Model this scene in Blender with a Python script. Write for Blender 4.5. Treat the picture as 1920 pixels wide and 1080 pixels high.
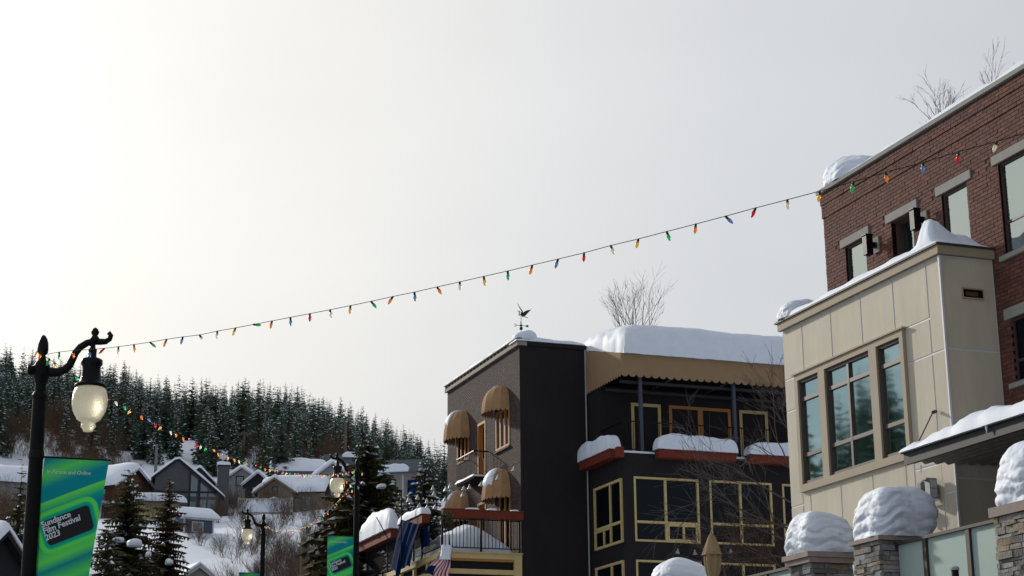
import bpy, math, random
from mathutils import Vector, Matrix, noise
R = math.radians
rnd = random.Random(7)
sc = bpy.context.scene
COL = sc.collection
for o in list(bpy.data.objects): bpy.data.objects.remove(o)

# ------------------------------------------------------------------ camera
# world: +y runs up the street, +x to the right across it, camera on the left pavement
FP, PITCH, ROLL, YAW = 3332.0, 0.27307, -0.00925, R(20.0)
CAM = Vector((0, 0, 1.65))
def rotw(v): return Vector((v[0]*math.cos(YAW)+v[1]*math.sin(YAW), -v[0]*math.sin(YAW)+v[1]*math.cos(YAW), v[2]))
_fw = Vector((0, math.cos(PITCH), math.sin(PITCH))); _u0 = Vector((0, -math.sin(PITCH), math.cos(PITCH))); _r0 = Vector((1, 0, 0))
_rt = math.cos(ROLL)*_r0+math.sin(ROLL)*_u0; _up = -math.sin(ROLL)*_r0+math.cos(ROLL)*_u0
FW, RT, UP = rotw(_fw), rotw(_rt), rotw(_up)
cd = bpy.data.cameras.new('camera'); cam = bpy.data.objects.new('camera', cd); COL.objects.link(cam)
cd.sensor_width = 36; cd.lens = 36*FP/1920; cd.clip_start = .1; cd.clip_end = 8000
M3 = Matrix((RT, UP, -FW)).transposed()
cam.matrix_world = Matrix.Translation(CAM) @ M3.to_4x4()
sc.camera = cam
HF = Vector((math.sin(YAW), math.cos(YAW), 0))
def ray(px, py): return FW+RT*((px-960)/FP)-UP*((py-540)/FP)
def at(px, py, D):                                   # point seen at a pixel, D metres ahead along the ground
    d = ray(px, py); return CAM+d*(D/d.dot(HF))
def onx(px, py, x):
    d = ray(px, py); return CAM+d*((x-CAM.x)/d.x)
def ony(px, py, y):
    d = ray(px, py); return CAM+d*((y-CAM.y)/d.y)
def proj(P):
    v = Vector(P)-CAM; z = v.dot(FW)
    return 960+FP*v.dot(RT)/z, 540-FP*v.dot(UP)/z, z

# ------------------------------------------------------------------ sky, sun, exposure
SAZ, SEL = R(-17), R(22)
SUND = Vector((math.sin(SAZ)*math.cos(SEL), math.cos(SAZ)*math.cos(SEL), math.sin(SEL)))
w = bpy.data.worlds.new('World'); sc.world = w; w.use_nodes = True
nt = w.node_tree; nt.nodes.clear()
def N(t, **k):
    n = nt.nodes.new(t)
    for a, b in k.items(): setattr(n, a, b)
    return n
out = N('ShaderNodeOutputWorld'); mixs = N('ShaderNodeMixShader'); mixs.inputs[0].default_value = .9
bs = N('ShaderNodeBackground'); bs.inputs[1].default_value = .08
sky = N('ShaderNodeTexSky', sky_type='NISHITA'); sky.sun_disc = False; sky.sun_elevation = SEL; sky.sun_rotation = SAZ
sky.dust_density = 3
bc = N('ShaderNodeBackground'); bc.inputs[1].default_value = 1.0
tc = N('ShaderNodeTexCoord')
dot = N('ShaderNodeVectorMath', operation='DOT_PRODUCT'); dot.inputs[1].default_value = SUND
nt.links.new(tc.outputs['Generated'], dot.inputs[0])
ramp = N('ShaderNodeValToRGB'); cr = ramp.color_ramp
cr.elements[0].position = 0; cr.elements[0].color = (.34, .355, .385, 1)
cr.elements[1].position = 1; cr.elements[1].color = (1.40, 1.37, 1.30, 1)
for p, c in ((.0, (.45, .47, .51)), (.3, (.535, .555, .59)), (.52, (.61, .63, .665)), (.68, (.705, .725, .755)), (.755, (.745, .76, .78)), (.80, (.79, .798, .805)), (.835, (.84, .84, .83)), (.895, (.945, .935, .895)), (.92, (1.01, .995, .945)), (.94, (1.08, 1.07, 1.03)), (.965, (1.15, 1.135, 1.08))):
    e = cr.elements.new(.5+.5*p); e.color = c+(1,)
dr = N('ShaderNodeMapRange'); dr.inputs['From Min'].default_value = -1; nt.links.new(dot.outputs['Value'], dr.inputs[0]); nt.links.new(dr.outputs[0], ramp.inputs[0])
nz = N('ShaderNodeTexNoise'); nz.inputs['Scale'].default_value = 2.2; nz.inputs['Detail'].default_value = 5; nz.inputs['Roughness'].default_value = .5
mp = N('ShaderNodeMapping'); mp.inputs['Scale'].default_value = (1, 1, 2.6)
nt.links.new(tc.outputs['Generated'], mp.inputs[0]); nt.links.new(mp.outputs[0], nz.inputs['Vector'])
mr = N('ShaderNodeMapRange'); mr.inputs['From Min'].default_value = .3; mr.inputs['From Max'].default_value = .7
mr.inputs['To Min'].default_value = .94; mr.inputs['To Max'].default_value = 1.06
nt.links.new(nz.outputs[0], mr.inputs[0])
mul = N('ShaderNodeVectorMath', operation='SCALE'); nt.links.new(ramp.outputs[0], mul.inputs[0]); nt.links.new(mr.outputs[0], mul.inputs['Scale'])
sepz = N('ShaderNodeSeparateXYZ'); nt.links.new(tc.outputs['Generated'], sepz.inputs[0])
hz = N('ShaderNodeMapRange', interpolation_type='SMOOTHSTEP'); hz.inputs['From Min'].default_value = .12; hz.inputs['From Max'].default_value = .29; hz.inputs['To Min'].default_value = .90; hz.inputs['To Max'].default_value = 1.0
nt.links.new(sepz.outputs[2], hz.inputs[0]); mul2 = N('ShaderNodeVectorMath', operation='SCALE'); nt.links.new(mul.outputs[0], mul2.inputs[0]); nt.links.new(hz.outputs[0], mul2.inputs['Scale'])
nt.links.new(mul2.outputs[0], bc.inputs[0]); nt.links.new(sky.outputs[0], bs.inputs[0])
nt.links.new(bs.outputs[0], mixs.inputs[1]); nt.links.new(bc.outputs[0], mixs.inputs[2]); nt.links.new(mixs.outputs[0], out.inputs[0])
sl = bpy.data.lights.new('sun', 'SUN'); sl.energy = 3.0; sl.angle = R(2.5); sl.color = (1, .93, .82)
so = bpy.data.objects.new('sun', sl); COL.objects.link(so); so.location = SUND*200
so.rotation_euler = SUND.to_track_quat('Z', 'Y').to_euler()
vs = sc.view_settings; vs.view_transform = 'Standard'; vs.look = 'None'; vs.gamma = 1; vs.exposure = 0; vs.use_curve_mapping = False
sc.cycles.max_bounces = 6; sc.cycles.diffuse_bounces = 3; sc.cycles.glossy_bounces = 3; sc.cycles.transparent_max_bounces = 8

# ------------------------------------------------------------------ materials
def mat(name, col, rough=.75, var=.12, scale=2.0, bump=0.0, bscale=30, metal=0.0, spec=.3, rand=0.0, tints=None, sub=0, emit=None, stretch=None, trans=0, pale=0):
    m = bpy.data.materials.new(name); m.use_nodes = True; t = m.node_tree; b = t.nodes['Principled BSDF']
    def n(k, **kw):
        q = t.nodes.new(k)
        for a, v in kw.items(): setattr(q, a, v)
        return q
    L = t.links.new
    geo = n('ShaderNodeNewGeometry')
    vec = geo.outputs['Position']
    if stretch:
        mpn = n('ShaderNodeMapping'); mpn.inputs['Scale'].default_value = stretch; L(vec, mpn.inputs[0]); vec = mpn.outputs[0]
    ns = n('ShaderNodeTexNoise'); ns.inputs['Scale'].default_value = scale; ns.inputs['Detail'].default_value = 6; ns.inputs['Roughness'].default_value = .65
    L(vec, ns.inputs['Vector'])
    mrn = n('ShaderNodeMapRange'); mrn.inputs['From Min'].default_value = .25; mrn.inputs['From Max'].default_value = .75
    mrn.inputs['To Min'].default_value = 1-var; mrn.inputs['To Max'].default_value = 1+var
    L(ns.outputs[0], mrn.inputs[0])
    colsock = None
    if tints or rand:
        oi = n('ShaderNodeObjectInfo'); ad = n('ShaderNodeMath', operation='ADD'); fr = n('ShaderNodeMath', operation='FRACT')
        L(oi.outputs['Random'], ad.inputs[0]); L(geo.outputs['Random Per Island'], ad.inputs[1]); L(ad.outputs[0], fr.inputs[0])
        rs = fr.outputs[0]
    if tints:
        rp = n('ShaderNodeValToRGB'); rp.color_ramp.interpolation = 'CONSTANT'
        el = rp.color_ramp.elements
        k = len(tints)
        el[0].position = 0; el[0].color = tuple(tints[0])+(1,)
        el[1].position = 1/k; el[1].color = tuple(tints[1])+(1,)
        for i in range(2, k):
            e = el.new(i/k); e.color = tuple(tints[i])+(1,)
        L(rs, rp.inputs[0]); colsock = rp.outputs[0]
        if pale:
            n2 = n('ShaderNodeTexNoise'); n2.inputs['Scale'].default_value = 7; n2.inputs['Detail'].default_value = 7; n2.inputs['Roughness'].default_value = .7; L(vec, n2.inputs['Vector'])
            g2 = n('ShaderNodeMapRange'); g2.inputs['From Min'].default_value = pale; g2.inputs['From Max'].default_value = pale+.015; L(n2.outputs[0], g2.inputs[0])
            mx2 = n('ShaderNodeMix'); mx2.data_type = 'RGBA'; mx2.inputs[7].default_value = (.5, .47, .45, 1); L(g2.outputs[0], mx2.inputs[0]); L(colsock, mx2.inputs[6]); colsock = mx2.outputs[2]
    sc_ = n('ShaderNodeVectorMath', operation='SCALE')
    if colsock: L(colsock, sc_.inputs[0])
    else: sc_.inputs[0].default_value = col[:3]
    fac = mrn.outputs[0]
    if rand:
        m2 = n('ShaderNodeMapRange'); m2.inputs['To Min'].default_value = 1-rand; m2.inputs['To Max'].default_value = 1+rand
        L(rs, m2.inputs[0]); mm = n('ShaderNodeMath', operation='MULTIPLY'); L(fac, mm.inputs[0]); L(m2.outputs[0], mm.inputs[1]); fac = mm.outputs[0]
    L(fac, sc_.inputs['Scale']); L(sc_.outputs[0], b.inputs['Base Color'])
    b.inputs['Roughness'].default_value = rough; b.inputs['Metallic'].default_value = metal
    b.inputs['Specular IOR Level'].default_value = spec
    if sub:
        b.inputs['Subsurface Weight'].default_value = sub; b.inputs['Subsurface Radius'].default_value = (.06, .05, .04)
    if trans: b.inputs['Transmission Weight'].default_value = trans
    if emit:
        b.inputs['Emission Color'].default_value = tuple(emit[:3])+(1,); b.inputs['Emission Strength'].default_value = emit[3]
    if bump:
        bn = n('ShaderNodeTexNoise'); bn.inputs['Scale'].default_value = bscale; bn.inputs['Detail'].default_value = 5; L(vec, bn.inputs['Vector'])
        bp = n('ShaderNodeBump'); bp.inputs['Strength'].default_value = bump; bp.inputs['Distance'].default_value = .02
        L(bn.outputs[0], bp.inputs['Height']); L(bp.outputs[0], b.inputs['Normal'])
    return m

def glass(name, tint, dark, refl, wav=.0, rough=.03, wscale=1.2):
    m = bpy.data.materials.new(name); m.use_nodes = True; t = m.node_tree; t.nodes.clear(); L = t.links.new
    o = t.nodes.new('ShaderNodeOutputMaterial'); mx = t.nodes.new('ShaderNodeMixShader'); mx.inputs[0].default_value = refl
    d = t.nodes.new('ShaderNodeBsdfDiffuse'); d.inputs[0].default_value = tuple(dark)+(1,)
    g = t.nodes.new('ShaderNodeBsdfGlossy'); g.inputs['Color'].default_value = tuple(tint)+(1,); g.inputs['Roughness'].default_value = rough
    L(d.outputs[0], mx.inputs[1]); L(g.outputs[0], mx.inputs[2]); L(mx.outputs[0], o.inputs[0])
    if wav:
        ge = t.nodes.new('ShaderNodeNewGeometry'); ns = t.nodes.new('ShaderNodeTexNoise'); ns.inputs['Scale'].default_value = wscale; ns.inputs['Detail'].default_value = 2
        bp = t.nodes.new('ShaderNodeBump'); bp.inputs['Strength'].default_value = wav; bp.inputs['Distance'].default_value = .05
        L(ge.outputs['Position'], ns.inputs['Vector']); L(ns.outputs[0], bp.inputs['Height']); L(bp.outputs[0], g.inputs['Normal'])
    return m

SNOW = mat('snow', (.68, .745, .84), .6, .06, 3, .3, 45, spec=.25)
SNOWF = mat('snow_far', (.74, .80, .90), .7, .06, .6, spec=.2)
BRICK = mat('red_brick', (.2, .08, .06), .85, .3, 9, .4, 60, tints=[(.128, .050, .036), (.110, .044, .033), (.138, .054, .038), (.102, .043, .034), (.148, .058, .040), (.118, .048, .036), (.128, .054, .040), (.095, .042, .034)], rand=.14, pale=.712)
MORTAR = mat('mortar', (.105, .062, .053), .95, .25, 6)
CONC = mat('concrete', (.27, .26, .24), .85, .12, 5, .2, 40)
TAN = mat('fibre_cement_panel', (.475, .435, .345), .7, .12, 1.5, .08, 60, rand=.035, stretch=(2.2, 2.2, .5))
REVEAL = mat('aluminium_reveal', (.56, .575, .61), .5, .05, 5)
TRIM = mat('taupe_trim', (.33, .275, .20), .7, .06, 3)
FASC = mat('olive_fascia', (.30, .25, .175), .7, .08, 2)
WFR = mat('bronze_frame', (.055, .038, .036), .45, .1, 4)
GTAN = glass('tinted_glass', (.72, .95, .87), (.012, .03, .028), .78, .022, .03, 1.1)
GBRK = glass('sky_glass', (.50, .57, .555), (.02, .035, .035), .62, .01)
GDRK = glass('dark_glass', (.5, .6, .68), (.004, .006, .008), .028, .03, .03)
DBRICK = mat('dark_brick', (.05, .03, .03), .85, .15, 4, .0, 60, tints=[(.074, .049, .042), (.064, .042, .037), (.085, .055, .046), (.056, .038, .035)], rand=.12)
DMORT = mat('dark_mortar', (.018, .015, .016), .95, .2, 6)
DSTUC = mat('dark_painted_wall', (.019, .017, .0195), .85, .22, 1.2, .2, 50, spec=.15, stretch=(1, 1, .35))
AWN = mat('ochre_canvas', (.34, .21, .11), .85, .16, 3, .1, 40, spec=.1)
AWNB = mat('tan_canvas', (.28, .19, .11), .85, .08, 2, .1, 40, spec=.1)
YWOOD = mat('yellow_painted_wood', (.52, .40, .18), .6, .12, 6, .1, 40)
OWOOD = mat('orange_wood', (.38, .17, .045), .6, .2, 5, .1, 40, stretch=(6, 6, .6))
REDP = mat('red_brown_paint', (.15, .033, .02), .65, .2, 3, .1, 40, spec=.08)
BLACK = mat('black_iron', (.005, .005, .006), .45, .2, 10, spec=.15)
WORN = mat('worn_black_paint', (.005, .005, .005), .55, .4, 6, .2, 30, spec=.1)
GREY = mat('grey_metal', (.2, .21, .22), .45, .1, 8, metal=.3)
POSTB = mat('blue_grey_steel', (.05, .055, .075), .5, .1, 5)
DGREY = mat('charcoal_fascia', (.028, .028, .03), .6, .2, 4)
CORR = mat('corrugated_steel', (.16, .15, .14), .5, .3, 4, metal=.2)
STONE = mat('ledgestone', (.2, .19, .17), .9, .35, 9, .7, 30, tints=[(.21, .205, .20), (.15, .148, .145), (.28, .26, .23), (.30, .245, .165), (.24, .235, .225), (.17, .16, .15), (.28, .28, .275), (.25, .205, .15), (.19, .195, .20)], rand=.2)
JOINT = mat('stone_joint', (.035, .033, .03), .95, .2, 8)
CAPS = mat('sandstone_cap', (.30, .25, .225), .85, .2, 5, .3, 30)
FROST = mat('frosted_glass', (.34, .45, .42), .5, .03, 1, spec=.2)
RAILW = mat('brown_rail', (.055, .04, .038), .5, .15, 5)
GLOBE = mat('lamp_glass', (.93, .88, .68), .3, .05, 20, .6, 50, spec=.5, sub=.5, emit=(1, .9, .6, .05), trans=.45)
NEED = mat('fir_needles', (.075, .112, .078), .8, .45, 1.5, rand=.4, spec=.1)
NEEDN = mat('spruce_needles', (.078, .074, .036), .8, .4, 2, rand=.4, spec=.1)
NEEDT = mat('rusty_spruce_needles', (.10, .072, .036), .8, .4, 2, rand=.35, spec=.1)
BARK = mat('bark', (.055, .042, .033), .9, .3, 6, spec=.1)
TWIG = mat('grey_twig', (.105, .092, .08), .9, .2, 8, spec=.1)
TWIGB = mat('brown_twig', (.10, .062, .038), .9, .3, 3, spec=.1)
TWIGR = mat('rust_twig', (.065, .038, .024), .9, .3, 3, spec=.1)
STRAW = mat('dry_straw', (.22, .16, .08), .9, .3, 3, spec=.1)
UMB = mat('umbrella_cloth', (.30, .22, .13), .9, .1, 6, .15, 30, spec=.1)
ASPH = mat('asphalt', (.05, .05, .052), .9, .2, 2, .2, 40)
PAVE = mat('pavement', (.30, .29, .28), .9, .1, 2, .1, 40)
POLEW = mat('pole_wood', (.17, .115, .07), .9, .25, 6, stretch=(8, 8, .5))
COPP = mat('verdigris_copper', (.012, .022, .02), .5, .3, 10)
BELL = mat('grey_green_bell', (.30, .34, .32), .45, .1, 10, metal=.2)
NAVY = mat('navy_cloth', (.0015, .016, .065), .9, .2, 6, .2, 20, spec=.03)

# ------------------------------------------------------------------ mesh helpers
class MB:
    def __init__(s): s.v, s.f, s.m = [], [], []
    def add(s, vs, fs, mi=0):
        b = len(s.v); s.v += [tuple(p) for p in vs]; s.f += [tuple(i+b for i in q) for q in fs]; s.m += [mi]*len(fs)
    def box(s, x0, x1, y0, y1, z0, z1, mi=0):
        x0, x1 = min(x0, x1), max(x0, x1); y0, y1 = min(y0, y1), max(y0, y1); z0, z1 = min(z0, z1), max(z0, z1)
        s.add([(x0, y0, z0), (x1, y0, z0), (x1, y1, z0), (x0, y1, z0), (x0, y0, z1), (x1, y0, z1), (x1, y1, z1), (x0, y1, z1)],
              [(0, 3, 2, 1), (4, 5, 6, 7), (0, 1, 5, 4), (1, 2, 6, 5), (2, 3, 7, 6), (3, 0, 4, 7)], mi)
    def prism(s, poly, off, mi=0):                  # poly: 3D points, off: extrusion vector
        n = len(poly); off = Vector(off); a = [Vector(p) for p in poly]
        s.add(a+[p+off for p in a], [tuple(range(n))[::-1], tuple(range(n, 2*n))]+[(i, (i+1) % n, n+(i+1) % n, n+i) for i in range(n)], mi)
    def tube(s, pts, rad, n=8, mi=0, cap=True):
        pts = [Vector(p) for p in pts]; k = len(pts)
        if not isinstance(rad, (list, tuple)): rad = [rad]*k
        vs, up = [], None
        for i, p in enumerate(pts):
            d = (pts[min(i+1, k-1)]-pts[max(i-1, 0)])
            if d.length < 1e-9: d = Vector((0, 0, 1))
            d.normalize()
            if up is None: up = d.orthogonal().normalized()
            else:
                up = up-d*up.dot(d)
                up = up.normalized() if up.length > 1e-6 else d.orthogonal().normalized()
            q = d.cross(up)
            for j in range(n):
                a = 2*math.pi*j/n; vs.append(p+(up*math.cos(a)+q*math.sin(a))*rad[i])
        fs = [(i*n+j, i*n+(j+1) % n, (i+1)*n+(j+1) % n, (i+1)*n+j) for i in range(k-1) for j in range(n)]
        if cap: fs += [tuple(range(n))[::-1], tuple(range((k-1)*n, k*n))]
        s.add(vs, fs, mi)
    def lathe(s, c, prof, n=16, mi=0, ax=None):      # prof: (radius, height) pairs
        c = Vector(c); ax = Vector(ax).normalized() if ax else Vector((0, 0, 1))
        e = ax.orthogonal().normalized(); g = ax.cross(e); vs = []
        for r, h in prof:
            for j in range(n):
                a = 2*math.pi*j/n; vs.append(c+ax*h+(e*math.cos(a)+g*math.sin(a))*r)
        k = len(prof)
        s.add(vs, [(i*n+j, i*n+(j+1) % n, (i+1)*n+(j+1) % n, (i+1)*n+j) for i in range(k-1) for j in range(n)]+[tuple(range(n))[::-1], tuple(range((k-1)*n, k*n))], mi)
    def grid(s, fn, nu, nv, mi=0, flip=False):
        vs = [fn(i/nu, j/nv) for j in range(nv+1) for i in range(nu+1)]; W = nu+1
        fs = [(j*W+i, j*W+i+1, (j+1)*W+i+1, (j+1)*W+i) for j in range(nv) for i in range(nu)]
        if flip: fs = [q[::-1] for q in fs]
        s.add(vs, fs, mi)
    def mesh(s, name, mats, off=(0, 0, 0), smooth=False):
        me = bpy.data.meshes.new(name); ox, oy, oz = off
        me.from_pydata([(x-ox, y-oy, z-oz) for x, y, z in s.v], [], s.f)
        if not isinstance(mats, (list, tuple)): mats = [mats]
        for m in mats: me.materials.append(m)
        if len(mats) > 1: me.polygons.foreach_set('material_index', s.m)
        if smooth: me.polygons.foreach_set('use_smooth', [True]*len(s.f))
        me.update(); return me
    def build(s, name, mats, parent=None, smooth=False, world=True):
        off = wl(parent) if (parent and world) else (0, 0, 0)
        o = bpy.data.objects.new(name, s.mesh(name, mats, off, smooth)); COL.objects.link(o)
        if parent: o.parent = parent
        return o
def wl(o):
    l = Vector((0, 0, 0))
    while o: l += o.location; o = o.parent
    return l
def tag(o, label=None, cat=None, group=None, kind=None):
    if label: o['label'] = label
    if cat: o['category'] = cat
    if group: o['group'] = group
    if kind: o['kind'] = kind
    return o
def thing(name, label, cat, loc=(0, 0, 0), group=None, rz=0):
    o = bpy.data.objects.new(name, None); COL.objects.link(o); o.location = loc; o.rotation_euler.z = rz; o.empty_display_size = .3
    return tag(o, label, cat, group)
def solo(mb, name, mats, label, cat, group=None, smooth=False, kind=None):   # a thing that is a single mesh, origin at its base
    xs = [p[0] for p in mb.v]; ys = [p[1] for p in mb.v]; zs = [p[2] for p in mb.v]
    c = ((min(xs)+max(xs))/2, (min(ys)+max(ys))/2, min(zs))
    o = bpy.data.objects.new(name, mb.mesh(name, mats, c, smooth)); COL.objects.link(o); o.location = c
    return tag(o, label, cat, group, kind)
def inst(name, me, parent, loc, rz=0, s=1):          # a piece that shares mesh data
    o = bpy.data.objects.new(name, me); COL.objects.link(o); o.parent = parent; o.location = loc; o.rotation_euler.z = rz
    if s != 1: o.scale = s if hasattr(s, '__len__') else (s, s, s)
    return o
def fbm(p, o=4): return noise.fractal(Vector(p), 1.0, 2.0, o)
class Pl:                                            # vertical plane: 'x' => x=c, runs along y;  'y' => y=c, runs along x; faces -x / -y
    def __init__(s, ax, c): s.ax, s.c = ax, c
    def box(s, mb, a0, a1, z0, z1, w0, w1, mi=0):
        if s.ax == 'x': mb.box(s.c-w1, s.c-w0, a0, a1, z0, z1, mi)
        else: mb.box(a0, a1, s.c-w1, s.c-w0, z0, z1, mi)
    def P(s, a, z, w=0): return Vector((s.c-w, a, z)) if s.ax == 'x' else Vector((a, s.c-w, z))
def window(pl, a0, a1, z0, z1, vs, hs, fw, parent, fm, gm, w=.04, rec=.05, name='window', mw=None, extra=None):
    """frame mesh (part) with one pane (sub-part) per light. vs / hs: inner mullion and transom positions."""
    mw = mw or fw; f = MB()
    pl.box(f, a0, a1, z0, z0+fw, -rec-.02, w); pl.box(f, a0, a1, z1-fw, z1, -rec-.02, w)
    pl.box(f, a0, a0+fw, z0+fw, z1-fw, -rec-.02, w-.002); pl.box(f, a1-fw, a1, z0+fw, z1-fw, -rec-.02, w-.002)
    for v in vs: pl.box(f, v-mw/2, v+mw/2, z0+fw, z1-fw, -rec-.02, w-.008)
    for h in hs:
        ae = [a0+fw]+[q for v in vs for q in (v-mw/2, v+mw/2)]+[a1-fw]
        for i in range(0, len(ae), 2): pl.box(f, ae[i], ae[i+1], h-mw/2, h+mw/2, -rec-.02, w-.012)
    if extra:
        for (b0, b1, c0, c1) in extra: pl.box(f, b0, b1, c0, c1, -rec-.02, w-.014)
    fo = f.build(name, fm, parent)
    av = [a0]+list(vs)+[a1]; hv = [z0]+list(hs)+[z1]
    for i in range(len(av)-1):
        for j in range(len(hv)-1):
            g = MB(); pl.box(g, av[i]+.006, av[i+1]-.006, hv[j]+.006, hv[j+1]-.006, -rec-.012, -rec); g.build('pane', gm, fo)
    return fo
def ss(x, k): return (1-abs(2*x-1)**k)
def snow_sheet(base, h, nu=24, nv=10, seed=0, e=.38, k=5, lump=.25, fq=1.5, hump=None):
    mb = MB()
    def cl(i): return .5-.5*math.cos(math.pi*i)
    def fn(u, v):
        u, v = cl(u), cl(v); p = Vector(base(u, v))
        ed = max(0, ss(u, k)*ss(v, k))**e
        n = 1+lump*fbm((p.x*fq+seed*7.1, p.y*fq+seed, p.z*fq), 4)
        hh = h*n
        if hump: hh += hump(u, v)
        q = p+Vector((0, 0, hh*ed-.004))
        wob = .05*h*fbm((p.x*4+9, p.y*4, seed), 3)
        return (q.x+wob, q.y+wob, q.z)
    mb.grid(fn, nu, nv)
    def fb(u, v):
        p = Vector(base(cl(u), cl(v))); return (p.x, p.y, p.z-.01)
    mb.grid(fb, nu, nv, flip=True)
    return mb
def snow_blob(x0, x1, y0, y1, z0, h, seed=0, k=4.0, lay=.06, n=30, over=.06, skew=(0, 0), top=.15):
    """a tall block of settled snow: rounded box with weathered layers"""
    mb = MB(); cx, cy = (x0+x1)/2, (y0+y1)/2; hx, hy = (x1-x0)/2, (y1-y0)/2
    nz_ = max(8, int(n*.8))
    def pt(dx, dy, z):
        l = (abs(dx)**k+abs(dy)**k+abs(z)**3.2)**(1/max(k, 3.2)) if (dx or dy or z) else 1
        m = max(abs(dx), abs(dy), z); s_ = m/l if l else 1
        dx, dy, z = dx*s_, dy*s_, z*s_
        bulge = 1+over*math.sin(math.pi*min(1, z*1.25))
        X, Y, Z = cx+dx*hx*bulge+skew[0]*z, cy+dy*hy*bulge+skew[1]*z, z0+z*h
        rr = math.hypot(dx, dy)+1e-6
        zz = z0+z*h+.22*fbm((X*1.5+seed*9, Y*1.5, seed), 2)
        am = .5+.8*max(0, noise.noise(Vector((X*1.7+seed, Y*1.7, Z*1.5+seed))))
        lo = min(1, 1.6*(1-z))
        q = zz*4.2/max(h, .3)*max(h, .3)/.75+.9*fbm((X*.9+seed*2, Y*.9, Z*.7), 2); fr = q-math.floor(q)
        d = lay*lo*am*(.9*(math.sin(math.pi*fr)**.6-.6)+.5*fbm((X*4+seed, Y*4, zz*12), 3))
        d += lay*.9*fbm((X*1.3+seed*5, Y*1.3, Z*1.3), 2)+.010*fbm((X*11, Y*11, Z*16+seed), 4)
        f_ = min(1, rr*1.2)
        X += d*dx/rr*f_; Y += d*dy/rr*f_; Z += top*h*fbm((X*1.3+seed*2, Y*1.3, seed), 3)*z*z
        return (X, Y, Z)
    cs = [-math.cos(math.pi*i/n) for i in range(n+1)]
    for sx in (0, 1, 2, 3):
        def fn(u, v, sx=sx):
            a = -1+2*u; z = v
            return pt(*((a, -1) if sx == 0 else (1, a) if sx == 1 else (-a, 1) if sx == 2 else (-1, -a)), z)
        mb.grid(fn, n, nz_)
    mb.grid(lambda u, v: pt(-1+2*u, -1+2*v, 1), n, n)
    return mb

# ------------------------------------------------------------------ terrain
def lerp(x, xs, ys):
    if x <= xs[0]: return ys[0]
    for i in range(1, len(xs)):
        if x <= xs[i]: return ys[i-1]+(ys[i]-ys[i-1])*(x-xs[i-1])/(xs[i]-xs[i-1])
    return ys[-1]
AZS = [-180, -120, -90, -60, -40, -27, -19, -8, -2, 1.5, 3.9, 7.1, 8.9, 12.6, 15.5, 17.8, 22, 30, 45, 90, 120, 180]
ZRS = [20, 30, 60, 100, 104, 106, 110, 112, 104, 94, 82, 81, 78.5, 77, 70.5, 63.5, 50, 38, 32, 30, 25, 20]  # ridge just left of view: unseen, height shaped for sunlight on the houses
def ground_z(x, y):
    r = math.hypot(x, y); az = math.degrees(math.atan2(x, y)); zr = lerp(az, AZS, ZRS)
    st = .06*max(-15, min(y, 75))
    if r <= 72: return st
    k = zr/80
    h = lerp(r, [72, 100, 160, 230, 380, 520, 900, 3000, 5000], [st, 11.5*min(1, k+.2), 24*min(1.1, k+.2), 41*min(1.15, k+.1), zr, zr*.85, zr*.6, 30, 10])
    n = fbm((x*.02, y*.02, 3), 4)*min(1, (r-72)/60)*2.2+fbm((x*.12, y*.12, 1), 3)*.35*min(1, (r-72)/30)
    return h+n
mb = MB(); rs = [0, 12, 25, 40, 55, 65, 72, 78, 84]+[84+4*i for i in range(1, 45)]+[270, 280, 290, 300, 315, 330, 345, 360, 380, 400, 430, 470, 520, 600, 750, 900, 1300, 2000, 3000, 5000]
azl = [-180+3*i for i in range(61)]; azl = [a for a in azl if a < 0]+[i*.4 for i in range(0, 56)]+[22.4+3*i for i in range(0, 53)]
nA = len(azl)
vs = [(0, 0, 0)]
for r in rs[1:]:
    for a in azl: vs.append((r*math.sin(R(a)), r*math.cos(R(a)), ground_z(r*math.sin(R(a)), r*math.cos(R(a)))))
fs = [(0, 1+(j+1) % nA, 1+j) for j in range(nA)]
for i in range(len(rs)-2):
    b0, b1 = 1+i*nA, 1+(i+1)*nA
    fs += [(b0+j, b0+(j+1) % nA, b1+(j+1) % nA, b1+j) for j in range(nA)]
mb.add(vs, fs); tag(mb.build('ground', SNOWF, smooth=True), kind='structure')
def strip(name, x0, x1, dz, m, y0=-15, y1=71, th=None):
    b = MB()
    if th:
        b.add([(x0, y0, .06*y0-.1), (x1, y0, .06*y0-.1), (x1, y1, .06*y1-.1), (x0, y1, .06*y1-.1), (x0, y0, .06*y0+th), (x1, y0, .06*y0+th), (x1, y1, .06*y1+th), (x0, y1, .06*y1+th)],
              [(0, 3, 2, 1), (4, 5, 6, 7), (0, 1, 5, 4), (1, 2, 6, 5), (2, 3, 7, 6), (3, 0, 4, 7)])
    else: b.add([(x0, y0, .06*y0+dz), (x1, y0, .06*y0+dz), (x1, y1, .06*y1+dz), (x0, y1, .06*y1+dz)], [(0, 1, 2, 3)])
    tag(b.build(name, m), kind='structure')
strip('road', 2.9, 12.6, .006, ASPH)
strip('pavement', -4, 2.9, 0, PAVE, th=.13); strip('pavement', 12.6, 16.1, 0, PAVE, th=.13)
strip('road_marking', 7.68, 7.8, .012, mat('road_paint', (.6, .5, .1)))

# ------------------------------------------------------------------ red brick building
BX = 17.22; PB = Pl('x', BX); GB = .06*24
bb = thing('brick_building', 'red brick building with pale concrete lintels and a snowy flat roof', 'building', (BX+6, 20, GB))
BW, BH, MJ = .194, .057, .0105
wins = [(27.82, 28.56, 9.7, 11.575), (26.16, 26.91, 9.7, 11.575), (24.48, 25.25, 9.7, 11.575), (21.9, 23.56, 9.98, 11.575), (21.9, 23.59, 7.84, 8.905), (18.6, 20.6, 9.98, 11.575), (18.6, 20.6, 7.84, 8.905)]
m = MB(); m.box(BX+.35, BX+14, 6, 29.28, GB-1, 12.86)
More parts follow.
